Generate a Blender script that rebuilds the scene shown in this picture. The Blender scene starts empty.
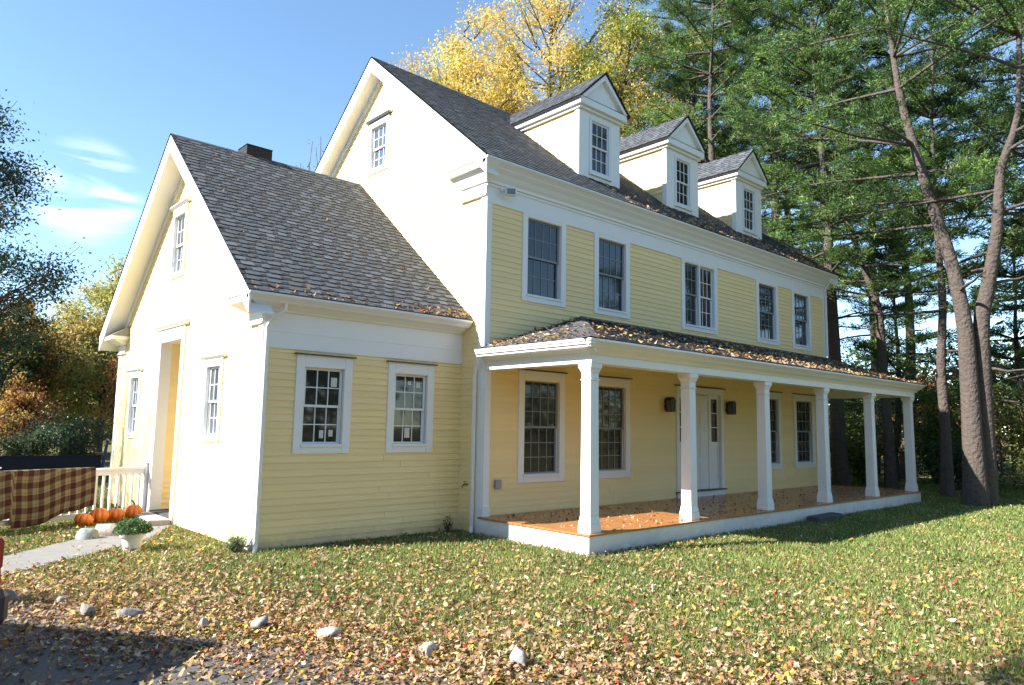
import bpy, math, random
import numpy as np
from mathutils import Matrix, Vector

C = bpy.context.scene
COL = C.collection
random.seed(7)
RS = np.random.RandomState(11)

# ------------------------------------------------------------------ camera
CAM = np.array([-7.897, -9.403, 1.80])
def cam_axes(yaw, pitch, roll):
    y, p, r = map(math.radians, (yaw, pitch, roll))
    fw = np.array([math.cos(p)*math.cos(y), math.cos(p)*math.sin(y), math.sin(p)])
    rt = np.array([math.sin(y), -math.cos(y), 0.0]); up = np.cross(rt, fw)
    return rt*math.cos(r)+up*math.sin(r), up*math.cos(r)-rt*math.sin(r), fw
rt, up, fw = cam_axes(47.751, 6.633, 0.993)
cd = bpy.data.cameras.new('camera'); cam = bpy.data.objects.new('camera', cd); COL.objects.link(cam)
M = Matrix.Identity(4)
for i in range(3):
    M[i][0] = rt[i]; M[i][1] = up[i]; M[i][2] = -fw[i]; M[i][3] = CAM[i]
cam.matrix_world = M
cd.sensor_width = 36.0; cd.lens = 721.07/1024*36; cd.clip_end = 3000; cd.clip_start = 0.05
C.camera = cam

# ------------------------------------------------------------------ light
SUN_EL, SUN_A = math.radians(36), math.radians(20)       # sun stands towards (-cos A, +sin A)
to_sun = Vector((-math.cos(SUN_A)*math.cos(SUN_EL), math.sin(SUN_A)*math.cos(SUN_EL), math.sin(SUN_EL)))
ld = bpy.data.lights.new('sun', 'SUN'); ld.energy = 5.0; ld.angle = math.radians(0.5); ld.color = (1.0, 0.955, 0.88)
sun = bpy.data.objects.new('sun', ld); COL.objects.link(sun)
sun.rotation_euler = to_sun.to_track_quat('Z', 'Y').to_euler(); sun.location = (-20, 8, 30)

W = bpy.data.worlds.new("World"); C.world = W; W.use_nodes = True
nt = W.node_tree; nt.nodes.clear()
N = nt.nodes.new; LK = nt.links.new
sky = N('ShaderNodeTexSky'); sky.sky_type = 'NISHITA'; sky.sun_disc = False
sky.sun_elevation = SUN_EL; sky.sun_rotation = math.atan2(to_sun.x, to_sun.y)
sky.air_density = 0.8; sky.dust_density = 0.0; sky.ozone_density = 2.0; sky.altitude = 100
bg = N('ShaderNodeBackground'); bg.inputs[1].default_value = 0.118
tc = N('ShaderNodeTexCoord'); mp = N('ShaderNodeMapping'); mp.inputs['Scale'].default_value = (2.2, 2.2, 16)
nz = N('ShaderNodeTexNoise'); nz.inputs['Scale'].default_value = 2.0; nz.inputs['Detail'].default_value = 8; nz.inputs['Roughness'].default_value = 0.55; nz.inputs['Distortion'].default_value = 0.6
LK(tc.outputs['Generated'], mp.inputs[0]); LK(mp.outputs[0], nz.inputs['Vector'])
cr = N('ShaderNodeValToRGB'); cr.color_ramp.elements[0].position = 0.42; cr.color_ramp.elements[1].position = 0.75
LK(nz.outputs[0], cr.inputs[0])
def cloud_lobe(direction, lo, hi):
    dt = N('ShaderNodeVectorMath'); dt.operation = 'DOT_PRODUCT'; dt.inputs[1].default_value = direction
    LK(tc.outputs['Generated'], dt.inputs[0])
    mr = N('ShaderNodeMapRange'); mr.inputs[1].default_value = lo; mr.inputs[2].default_value = hi; mr.interpolation_type = 'SMOOTHSTEP'
    LK(dt.outputs['Value'], mr.inputs[0]); return mr.outputs[0]
lobe = cloud_lobe((0.180, 0.947, 0.266), 0.9976, 0.9997)
ml = N('ShaderNodeMath'); ml.operation = 'MULTIPLY_ADD'; ml.inputs[1].default_value = 1.0; ml.inputs[2].default_value = 0.0
LK(lobe, ml.inputs[0])
m2 = N('ShaderNodeMath'); m2.operation = 'MULTIPLY'; LK(cr.outputs[0], m2.inputs[0]); LK(ml.outputs[0], m2.inputs[1])
mx = N('ShaderNodeMixRGB'); mx.inputs[2].default_value = (6.2, 6.8, 7.2, 1)
tn = N('ShaderNodeMixRGB'); tn.blend_type = 'MULTIPLY'; tn.inputs[0].default_value = 1.0; tn.inputs[2].default_value = (0.93, 1.0, 0.95, 1)
LK(sky.outputs[0], tn.inputs[1]); LK(m2.outputs[0], mx.inputs[0]); LK(tn.outputs[0], mx.inputs[1]); LK(mx.outputs[0], bg.inputs[0])
wo = N('ShaderNodeOutputWorld'); LK(bg.outputs[0], wo.inputs[0])

C.view_settings.view_transform = 'Standard'; C.view_settings.look = 'None'
C.view_settings.exposure = 1.6; C.view_settings.gamma = 1.0; C.view_settings.use_curve_mapping = False
try:
    C.cycles.max_bounces = 6; C.cycles.transparent_max_bounces = 8
except Exception: pass

# ------------------------------------------------------------------ materials
def mat(name, color=(0.5, 0.5, 0.5), rough=0.6, spec=0.5, attr=False, noise=None, bump=None, metal=0.0, coat=0.0, trans=0.0, ior=None, splash=False):
    """noise=(scale, amount, colour2[, scale_vec]); bump=(scale, strength, distance)"""
    m = bpy.data.materials.new(name); m.use_nodes = True
    t = m.node_tree; b = t.nodes['Principled BSDF']; n = t.nodes.new; l = t.links.new
    b.inputs['Roughness'].default_value = rough; b.inputs['Specular IOR Level'].default_value = spec
    b.inputs['Metallic'].default_value = metal; b.inputs['Coat Weight'].default_value = coat
    if ior: b.inputs['IOR'].default_value = ior
    src = None
    c4 = (*color, 1)
    b.inputs['Base Color'].default_value = c4
    if attr:
        a = n('ShaderNodeAttribute'); a.attribute_name = 'Col'; src = a.outputs['Color']
    tcn = n('ShaderNodeTexCoord') if (noise or bump) else None
    if noise:
        mpn = n('ShaderNodeMapping'); l(tcn.outputs['Object'], mpn.inputs[0])
        if len(noise) > 3: mpn.inputs['Scale'].default_value = noise[3]
        no = n('ShaderNodeTexNoise'); no.inputs['Scale'].default_value = noise[0]; no.inputs['Detail'].default_value = 7; no.inputs['Roughness'].default_value = 0.65
        l(mpn.outputs[0], no.inputs['Vector'])
        rr = n('ShaderNodeValToRGB'); rr.color_ramp.elements[0].position = 0.35; rr.color_ramp.elements[1].position = 0.68
        l(no.outputs[0], rr.inputs[0])
        mm = n('ShaderNodeMath'); mm.operation = 'MULTIPLY'; mm.inputs[1].default_value = noise[1]; l(rr.outputs[0], mm.inputs[0])
        mi = n('ShaderNodeMixRGB'); mi.inputs[2].default_value = (*noise[2], 1)
        if src: l(src, mi.inputs[1])
        else: mi.inputs[1].default_value = c4
        l(mm.outputs[0], mi.inputs[0]); src = mi.outputs[0]
    if splash:      # mud thrown up by rain along the ground
        ge = n('ShaderNodeNewGeometry'); sx = n('ShaderNodeSeparateXYZ'); l(ge.outputs['Position'], sx.inputs[0])
        n1 = n('ShaderNodeTexNoise'); n1.inputs['Scale'].default_value = 3.5; n1.inputs['Detail'].default_value = 9; n1.inputs['Roughness'].default_value = .75; l(ge.outputs['Position'], n1.inputs['Vector'])
        mr = n('ShaderNodeMapRange'); mr.inputs[1].default_value = 0.0; mr.inputs[2].default_value = 0.42; mr.inputs[3].default_value = 1.0; mr.inputs[4].default_value = 0.0; l(sx.outputs[2], mr.inputs[0])
        m1 = n('ShaderNodeMath'); m1.operation = 'MULTIPLY'; l(mr.outputs[0], m1.inputs[0]); l(n1.outputs[0], m1.inputs[1])
        r1 = n('ShaderNodeMapRange'); r1.inputs[1].default_value = .18; r1.inputs[2].default_value = .62; r1.inputs[4].default_value = .55; l(m1.outputs[0], r1.inputs[0])
        mi2 = n('ShaderNodeMixRGB'); mi2.inputs[2].default_value = (0.24, 0.18, 0.12, 1)
        l(r1.outputs[0], mi2.inputs[0]); l(src, mi2.inputs[1]); src = mi2.outputs[0]
    if src: l(src, b.inputs['Base Color'])
    if bump:
        nb = n('ShaderNodeTexNoise'); nb.inputs['Scale'].default_value = bump[0]; nb.inputs['Detail'].default_value = 6
        l(tcn.outputs['Object'], nb.inputs['Vector'])
        bp = n('ShaderNodeBump'); bp.inputs['Strength'].default_value = bump[1]; bp.inputs['Distance'].default_value = bump[2]
        l(nb.outputs[0], bp.inputs['Height']); l(bp.outputs[0], b.inputs['Normal'])
    if trans > 0:
        tr = n('ShaderNodeBsdfTranslucent'); ms = n('ShaderNodeMixShader'); ms.inputs[0].default_value = trans
        if src: l(src, tr.inputs[0])
        else: tr.inputs[0].default_value = c4
        o = t.nodes['Material Output']
        l(b.outputs[0], ms.inputs[1]); l(tr.outputs[0], ms.inputs[2]); l(ms.outputs[0], o.inputs[0])
    return m

SIDING = mat('siding_paint', (0.86, 0.69, 0.35), 0.55, 0.35, attr=True, noise=(1.3, 0.30, (0.80, 0.64, 0.32), (1, 1, 3)), splash=True, bump=(60, 0.08, 0.004))
WHITE = mat('white_paint', (0.80, 0.80, 0.79), 0.45, 0.4, splash=True, noise=(2.5, 0.3, (0.74, 0.74, 0.72)), bump=(40, 0.06, 0.003))
GUTTER = mat('gutter_enamel', (0.78, 0.78, 0.77), 0.3, 0.5, noise=(6, 0.35, (0.66, 0.66, 0.63), (0.4, 3, 3)))
SHINGLE = mat('asphalt_shingle', rough=0.9, spec=0.25, attr=True, noise=(70, 0.4, (0.105, 0.117, 0.135)), bump=(190, 0.5, 0.01))
ROOFDARK = mat('roof_underlay', (0.03, 0.03, 0.032), 0.95, 0.2)
GLASS = mat('window_glass', (0.012, 0.015, 0.018), 0.04, 0.5, ior=1.5, noise=(1.2, 0.6, (0.03, 0.03, 0.028)))
GLASSSKY = mat('window_glass_sky_tint', (0.06, 0.075, 0.09), 0.03, 0.5, ior=2.6)  # gable panes: sky reflection put into a lighter blue base, with raised IOR
SCREEN = mat('insect_screen', (0.20, 0.225, 0.25), 0.5, 0.4)
SASHW = mat('sash_vinyl', (0.72, 0.73, 0.74), 0.35, 0.5)
CAPDARK = mat('bronze_flashing', (0.09, 0.07, 0.055), 0.4, 0.5, metal=0.6)
DECK = mat('deck_stain', (0.45, 0.21, 0.07), 0.24, 0.5, noise=(3.0, 0.7, (0.34, 0.11, 0.035), (0.6, 8, 1)), bump=(25, 0.15, 0.004))
BLACK = mat('black_metal', (0.012, 0.012, 0.013), 0.35, 0.5)
LAMPGLASS = mat('lantern_glass', (0.10, 0.10, 0.09), 0.1, 0.6)
BRICK = mat('dark_chimney', (0.008, 0.009, 0.012), 0.7, 0.4)
GREYBOX = mat('grey_box', (0.30, 0.31, 0.32), 0.4, 0.5)
BRASS = mat('aged_brass', (0.25, 0.16, 0.06), 0.4, 0.5, metal=0.8)
STONE = mat('stone', rough=0.85, spec=0.3, attr=True, noise=(9, 0.55, (0.24, 0.22, 0.19)), bump=(22, 0.7, 0.02))
BARK = mat('bark', (0.16, 0.125, 0.10), 0.95, 0.2, noise=(5, 0.8, (0.06, 0.045, 0.035), (3, 3, 0.5)), bump=(14, 1.0, 0.04))
PINEBARK = mat('pine_bark', (0.105, 0.088, 0.078), 0.95, 0.2, noise=(4, 0.85, (0.08, 0.06, 0.05), (3.5, 3.5, 0.6)), bump=(11, 1.0, 0.07))
NEEDLE = mat('pine_needles', rough=0.5, spec=0.4, attr=True, trans=0.45)
LEAF = mat('tree_leaves', rough=0.5, spec=0.35, attr=True, trans=0.45)
LITTER = mat('fallen_leaf', rough=0.75, spec=0.25, attr=True, trans=0.12)
BLADE = mat('grass_blade', rough=0.6, spec=0.3, attr=True, trans=0.35)
ORANGE = mat('pumpkin_skin', (0.80, 0.22, 0.025), 0.4, 0.5, noise=(7, 0.5, (0.68, 0.15, 0.015)))
STEM = mat('pumpkin_stem', (0.10, 0.11, 0.04), 0.8, 0.3)
POT = mat('pot_glaze', (0.78, 0.77, 0.73), 0.5, 0.4, noise=(8, 0.4, (0.6, 0.58, 0.52)))
SOIL = mat('potting_soil', (0.05, 0.035, 0.025), 0.95, 0.2)
NAVY = mat('navy_mesh', (0.016, 0.022, 0.045), 0.7, 0.3, noise=(4, 0.5, (0.008, 0.012, 0.028)))
BLUEP = mat('blue_paint', (0.03, 0.06, 0.22), 0.5, 0.4)
CARRED = mat('red_car_paint', (0.42, 0.012, 0.012), 0.25, 0.5, coat=1.0)
RUBBER = mat('tyre_rubber', (0.02, 0.02, 0.02), 0.8, 0.3)
CARDARK = mat('dark_bumper_plastic', (0.025, 0.022, 0.035), 0.5, 0.4)
RIM = mat('alloy', (0.5, 0.5, 0.52), 0.3, 0.5, metal=0.9)
TAIL = mat('tail_lens', (0.35, 0.01, 0.01), 0.15, 0.6)
PAPER = mat('paper', (0.62, 0.60, 0.55), 0.8, 0.3)
SHCAP = mat('return_flashing', (0.22, 0.22, 0.215), 0.6, 0.3)
GREYSLAB = mat('dark_slate', (0.07, 0.075, 0.08), 0.8, 0.3, bump=(12, 0.4, 0.01))

def ground_material():
    m = bpy.data.materials.new('lawn_soil'); m.use_nodes = True; t = m.node_tree; b = t.nodes['Principled BSDF']; n = t.nodes.new; l = t.links.new
    b.inputs['Roughness'].default_value = 0.95; b.inputs['Specular IOR Level'].default_value = 0.2
    g = n('ShaderNodeNewGeometry')
    def noise(s, d=6):
        x = n('ShaderNodeTexNoise'); x.inputs['Scale'].default_value = s; x.inputs['Detail'].default_value = d; x.inputs['Roughness'].default_value = .65
        l(g.outputs['Position'], x.inputs['Vector']); return x.outputs[0]
    def ramp(src, stops):
        r = n('ShaderNodeValToRGB'); e = r.color_ramp.elements
        e[0].position, e[0].color = stops[0][0], (*stops[0][1], 1); e[1].position, e[1].color = stops[-1][0], (*stops[-1][1], 1)
        for p, c in stops[1:-1]:
            k = e.new(p); k.color = (*c, 1)
        l(src, r.inputs[0]); return r.outputs[0]
    a = ramp(noise(9), [(0.3, (0.045, 0.085, 0.015)), (0.5, (0.10, 0.14, 0.03)), (0.7, (0.20, 0.15, 0.05))])
    c = ramp(noise(22), [(0.3, (0.09, 0.045, 0.02)), (0.5, (0.20, 0.11, 0.04)), (0.72, (0.33, 0.22, 0.09))])
    big = ramp(noise(0.55, 3), [(0.42, (0.25, 0.25, 0.25)), (0.62, (0.6, 0.6, 0.6))])
    mi = n('ShaderNodeMixRGB'); l(big, mi.inputs[0]); l(a, mi.inputs[1]); l(c, mi.inputs[2])
    l(mi.outputs[0], b.inputs['Base Color'])
    bp = n('ShaderNodeBump'); bp.inputs['Strength'].default_value = .6; bp.inputs['Distance'].default_value = .03
    l(noise(40), bp.inputs['Height']); l(bp.outputs[0], b.inputs['Normal'])
    return m
GROUND = ground_material()
ASPHALT = mat('asphalt', (0.075, 0.073, 0.072), 0.9, 0.3, noise=(30, 0.6, (0.15, 0.14, 0.13)), bump=(120, 0.6, 0.01))
PATH = mat('path_stone', (0.21, 0.205, 0.20), 0.85, 0.3, noise=(5, 0.6, (0.15, 0.145, 0.14)), bump=(60, 0.4, 0.006))

def plaid_material():
    m = bpy.data.materials.new('plaid_wool'); m.use_nodes = True; t = m.node_tree; b = t.nodes['Principled BSDF']; n = t.nodes.new; l = t.links.new
    b.inputs['Roughness'].default_value = 0.95; b.inputs['Specular IOR Level'].default_value = 0.15
    uv = n('ShaderNodeUVMap'); uv.uv_map = 'UVMap'; sp = n('ShaderNodeSeparateXYZ'); l(uv.outputs[0], sp.inputs[0])
    def bands(src, period, lo):
        d = n('ShaderNodeMath'); d.operation = 'DIVIDE'; d.inputs[1].default_value = period; l(src, d.inputs[0])
        f = n('ShaderNodeMath'); f.operation = 'FRACT'; l(d.outputs[0], f.inputs[0])
        r = n('ShaderNodeValToRGB'); r.color_ramp.interpolation = 'LINEAR'; e = r.color_ramp.elements
        e[0].position = 0; e[0].color = (0, 0, 0, 1); e[1].position = 1; e[1].color = (0, 0, 0, 1)
        for p, v in ((0.44, 0), (0.48, 1), (0.62, 1), (0.64, .45), (0.68, .45), (0.70, 1), (0.95, 1)):
            k = e.new(p); k.color = (v, v, v, 1)
        l(f.outputs[0], r.inputs[0]); return r.outputs[0]
    a = bands(sp.outputs[0], 0.17, 0); c = bands(sp.outputs[1], 0.20, 0)
    ad = n('ShaderNodeMath'); ad.operation = 'ADD'; l(a, ad.inputs[0]); l(c, ad.inputs[1])
    hf = n('ShaderNodeMath'); hf.operation = 'MULTIPLY'; hf.inputs[1].default_value = .5; l(ad.outputs[0], hf.inputs[0])
    r = n('ShaderNodeValToRGB'); e = r.color_ramp.elements
    e[0].position = 0.05; e[0].color = (0.055, 0.019, 0.017, 1); e[1].position = .95; e[1].color = (0.215, 0.175, 0.11, 1)
    k = e.new(.5); k.color = (0.105, 0.075, 0.045, 1)
    l(hf.outputs[0], r.inputs[0]); l(r.outputs[0], b.inputs['Base Color'])
    no = n('ShaderNodeTexNoise'); no.inputs['Scale'].default_value = 90; tcn = n('ShaderNodeTexCoord'); l(tcn.outputs['Object'], no.inputs['Vector'])
    bp = n('ShaderNodeBump'); bp.inputs['Strength'].default_value = .4; bp.inputs['Distance'].default_value = .01; l(no.outputs[0], bp.inputs['Height']); l(bp.outputs[0], b.inputs['Normal'])
    return m
PLAID = plaid_material()

# ------------------------------------------------------------------ helpers
def link(o, parent=None):
    COL.objects.link(o)
    if parent is not None: o.parent = parent
    return o
def tag(o, label=None, cat=None, group=None, kind=None):
    if label: o['label'] = label
    if cat: o['category'] = cat
    if group: o['group'] = group
    if kind: o['kind'] = kind
    return o
def thing(name, label, cat, loc=(0, 0, 0), group=None, rz=0):
    o = bpy.data.objects.new(name, None); link(o); o.location = loc; o.rotation_euler = (0, 0, rz)
    o.empty_display_size = .2
    return tag(o, label, cat, group)

class G:
    """collects polygons in a local frame (u, n, z) -> origin + U*u + Nn*n + Z*z"""
    def __init__(s, O=(0, 0, 0), U=(1, 0, 0), Nn=(0, 1, 0)):
        s.v = []; s.f = []; s.c = []; s.mi = []
        s.O = Vector(O); s.U = Vector(U); s.N = Vector(Nn); s.cur = 0; s.col = (1, 1, 1)
    def pt(s, u, n, z): return s.O + s.U*u + s.N*n + Vector((0, 0, z))
    def poly(s, pts):
        b = len(s.v)
        for p in pts: s.v.append(tuple(s.pt(*p)))
        s.f.append(tuple(range(b, b+len(pts)))); s.c.append(s.col); s.mi.append(s.cur)
    def box(s, u0, u1, n0, n1, z0, z1):
        b = len(s.v)
        for p in ((u0,n0,z0),(u1,n0,z0),(u1,n1,z0),(u0,n1,z0),(u0,n0,z1),(u1,n0,z1),(u1,n1,z1),(u0,n1,z1)): s.v.append(tuple(s.pt(*p)))
        for f in ((0,3,2,1),(4,5,6,7),(0,1,5,4),(1,2,6,5),(2,3,7,6),(3,0,4,7)):
            s.f.append(tuple(b+i for i in f)); s.c.append(s.col); s.mi.append(s.cur)
    def prism(s, poly, a0, a1, axis='u'):
        """poly of (p, q) pairs extruded along axis: 'u' -> (n, z) pairs; 'n' -> (u, z) pairs; 'z' -> (u, n) pairs"""
        b = len(s.v); k = len(poly)
        for a in (a0, a1):
            for p, q in poly:
                t = (a, p, q) if axis == 'u' else ((p, a, q) if axis == 'n' else (p, q, a))
                s.v.append(tuple(s.pt(*t)))
        s.f.append(tuple(range(b, b+k))); s.f.append(tuple(reversed(range(b+k, b+2*k))))
        for i in range(k): j = (i+1) % k; s.f.append((b+i, b+k+i, b+k+j, b+j))
        for _ in range(k+2): s.c.append(s.col); s.mi.append(s.cur)
    def tube(s, pts, rad, sides=8, cap=True):
        pts = [s.pt(*p) for p in pts]; b = len(s.v); n = len(pts)
        if not hasattr(rad, '__len__'): rad = [rad]*n
        for i, p in enumerate(pts):
            d = (pts[min(i+1, n-1)]-pts[max(i-1, 0)]).normalized()
            a = d.orthogonal().normalized() if i == 0 else (pa - d*pa.dot(d)).normalized()
            pa = a; c = d.cross(a)
            for k in range(sides):
                t = 2*math.pi*k/sides; s.v.append(tuple(p+(a*math.cos(t)+c*math.sin(t))*rad[i]))
        for i in range(n-1):
            for k in range(sides):
                k2 = (k+1) % sides
                s.f.append((b+i*sides+k, b+i*sides+k2, b+(i+1)*sides+k2, b+(i+1)*sides+k)); s.c.append(s.col); s.mi.append(s.cur)
        if cap:
            s.f.append(tuple(b+k for k in reversed(range(sides)))); s.c.append(s.col); s.mi.append(s.cur)
            s.f.append(tuple(b+(n-1)*sides+k for k in range(sides))); s.c.append(s.col); s.mi.append(s.cur)
    def lathe(s, prof, sides=20, centre=(0, 0, 0), lobes=0, amp=0):
        b = len(s.v)
        for r, z in prof:
            for k in range(sides):
                t = 2*math.pi*k/sides; rr = r*(1+amp*abs(math.sin(lobes*t/2))-amp) if lobes else r
                s.v.append(tuple(s.pt(centre[0]+rr*math.cos(t), centre[1]+rr*math.sin(t), centre[2]+z)))
        for i in range(len(prof)-1):
            for k in range(sides):
                k2 = (k+1) % sides
                s.f.append((b+i*sides+k, b+i*sides+k2, b+(i+1)*sides+k2, b+(i+1)*sides+k)); s.c.append(s.col); s.mi.append(s.cur)
    def build(s, name, mats, parent=None, smooth=False, bevel=0, color=False):
        me = bpy.data.meshes.new(name); me.from_pydata(s.v, [], s.f); 
        for m in (mats if isinstance(mats, (list, tuple)) else [mats]): me.materials.append(m)
        if any(s.mi): me.polygons.foreach_set('material_index', s.mi)
        if color:
            a = me.attributes.new('Col', 'FLOAT_COLOR', 'FACE')
            a.data.foreach_set('color', np.array([(*c, 1) for c in s.c], dtype=np.float32).ravel())
        if smooth: me.polygons.foreach_set('use_smooth', [True]*len(me.polygons))
        me.update()
        o = bpy.data.objects.new(name, me); link(o, parent)
        if bevel:
            import bmesh
            bm = bmesh.new(); bm.from_mesh(me); bmesh.ops.recalc_face_normals(bm, faces=bm.faces); bm.to_mesh(me); bm.free()
            md = o.modifiers.new('bevel', 'BEVEL'); md.width = bevel; md.segments = 1; md.limit_method = 'ANGLE'
        return o

def np_mesh(name, V, F, mats, parent=None, colors=None, smooth=False):
    """V (N,3), F (M,k)"""
    me = bpy.data.meshes.new(name); V = np.asarray(V, dtype=np.float32); F = np.asarray(F, dtype=np.int32)
    me.vertices.add(len(V)); me.vertices.foreach_set('co', V.ravel())
    k = F.shape[1]; me.loops.add(F.size); me.loops.foreach_set('vertex_index', F.ravel())
    me.polygons.add(len(F)); me.polygons.foreach_set('loop_start', np.arange(0, F.size, k, dtype=np.int32))
    try: me.polygons.foreach_set('loop_total', np.full(len(F), k, dtype=np.int32))
    except Exception: pass
    if smooth: me.polygons.foreach_set('use_smooth', np.ones(len(F), dtype=bool))
    for m in (mats if isinstance(mats, (list, tuple)) else [mats]): me.materials.append(m)
    if colors is not None:
        a = me.attributes.new('Col', 'FLOAT_COLOR', 'FACE')
        c = np.ones((len(F), 4), dtype=np.float32); c[:, :3] = colors; a.data.foreach_set('color', c.ravel())
    me.update(calc_edges=True); me.validate()
    o = bpy.data.objects.new(name, me); link(o, parent); return o

# ------------------------------------------------------------------ ground
def in_poly(P, poly):
    x, y = P[:, 0], P[:, 1]; r = np.zeros(len(P), bool); j = len(poly)-1
    for i in range(len(poly)):
        xi, yi = poly[i]; xj, yj = poly[j]
        c = ((yi > y) != (yj > y)) & (x < (xj-xi)*(y-yi)/(yj-yi+1e-12)+xi); r ^= c; j = i
    return r
g = G(); 
n_ = 40
xs = np.concatenate([np.linspace(-600, -40, 8), np.linspace(-30, 50, 41), np.linspace(60, 700, 9)]); ys = np.concatenate([np.linspace(-400, -30, 7), np.linspace(-24, 60, 43), np.linspace(70, 800, 9)])
XX, YY = np.meshgrid(xs, ys); V = np.stack([XX.ravel(), YY.ravel(), np.zeros(XX.size)], 1)
nx = len(xs); F = [(j*nx+i, j*nx+i+1, (j+1)*nx+i+1, (j+1)*nx+i) for j in range(len(ys)-1) for i in range(nx-1)]
tag(np_mesh('ground', V, F, GROUND), kind='structure')
DRIVE = [(-6.95, 0.9), (-6.62, -0.7), (-6.30, -1.05), (-6.2, -1.7), (-5.98, -2.15), (-5.6, -2.95), (-5.3, -3.4), (-5.05, -3.95), (-4.75, -4.75), (-4.4, -5.45), (-3.9, -6.6), (-3.0, -8.6), (-2.2, -12.5), (-16, -14), (-16, 1.5)]
g = G(); g.poly([(x, y, 0.004) for x, y in DRIVE]); tag(g.build('driveway', ASPHALT), kind='structure')
PATHP = [(-7.6, -0.35), (-6.49, 0.72), (-5.24, 1.78), (-4.42, 2.5), (-3.66, 3.9), (-3.66, 5.1), (-4.3, 4.1), (-5.24, 3.14), (-6.31, 2.09), (-8.2, 0.6)]
g = G(); g.prism([(x, y) for x, y in PATHP], -0.02, 0.016, 'z'); tag(g.build('garden_path', PATH), kind='structure')

# ------------------------------------------------------------------ house
HOUSE = thing('house', 'pale yellow clapboard house with white trim, three dormers, side wing and columned front porch', 'house', (0, 0, 0))
L, D = 13.10, 7.29
ZE, OV, S1, YR, ZR, O1 = 6.41, 0.305, 0.8257, 3.643, 9.67, 0.29
WW, YW, YB, ZWE, OWV, S2, YRW, ZRW, O2 = 3.62, 0.617, 8.167, 3.624, 0.307, 0.8439, 4.392, 7.067, 0.37
ZBASE = 0.02

def siding(name, O, U, Nn, lo, hi, zr, opens, parent=HOUSE, expo=0.1, lap=.0165):
    """lo(z), hi(z): extent in u. opens: (u0,u1,z0,z1)"""
    g = G(O, U, Nn); z = zr[0]
    while z < zr[1]-1e-6:
        z2 = min(z+expo, zr[1])
        segs = [(lo(z), hi(z), lo(z2), hi(z2))]
        cuts = sorted([o for o in opens if o[2] < z2-0.03 and o[3] > z+0.03])
        out = []
        a0, a2 = segs[0][0], segs[0][2]
        for o in cuts:
            out.append((a0, o[0], a2, o[0])); a0 = a2 = o[1]
        out.append((a0, segs[0][1], a2, segs[0][3]))
        for (p, q, p2, q2) in out:
            if q-p < 0.01 and q2-p2 < 0.01: continue
            # split long runs with tiny random joint offset so boards are not perfect
            t = lap + random.uniform(-0.0012, 0.0012); j = random.uniform(-0.002, 0.002)
            xs_ = [0.0]; ln_ = q-p
            while ln_ > 1.2 and xs_[-1] < ln_-1.5: xs_.append(xs_[-1]+random.uniform(1.6, 4.2))
            xs_ = [x for x in xs_ if x < ln_-.4]+[ln_]
            for a_, b_ in zip(xs_[:-1], xs_[1:]):
                fa, fb = a_/max(ln_, 1e-6), b_/max(ln_, 1e-6); A_, B_ = p+a_, p+b_-(.003 if b_ < ln_-1e-6 else 0); A2, B2 = p2+(q2-p2)*fa, p2+(q2-p2)*fb-(.003 if b_ < ln_-1e-6 else 0)
                tt = t+random.uniform(-.0008, .0008); k_ = random.uniform(.955, 1.03); g.col = (.88*k_, .69*k_, .345*k_*random.uniform(.97, 1.03))
                g.poly([(A_, tt, z+j), (B_, tt, z+j), (B2, 0.003, z2+0.004), (A2, 0.003, z2+0.004)])
                g.poly([(A_, 0.0, z+j), (B_, 0.0, z+j), (B_, tt, z+j), (A_, tt, z+j)])
        z = z2
    o = g.build(name, SIDING, parent, color=True)
    return o

def sheet(name, O, U, Nn, pts, m=ROOFDARK, parent=HOUSE, n=-0.09, th=0.02):
    g = G(O, U, Nn); g.prism(pts, n-th, n, 'n'); return g.build(name, m, parent)

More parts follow.
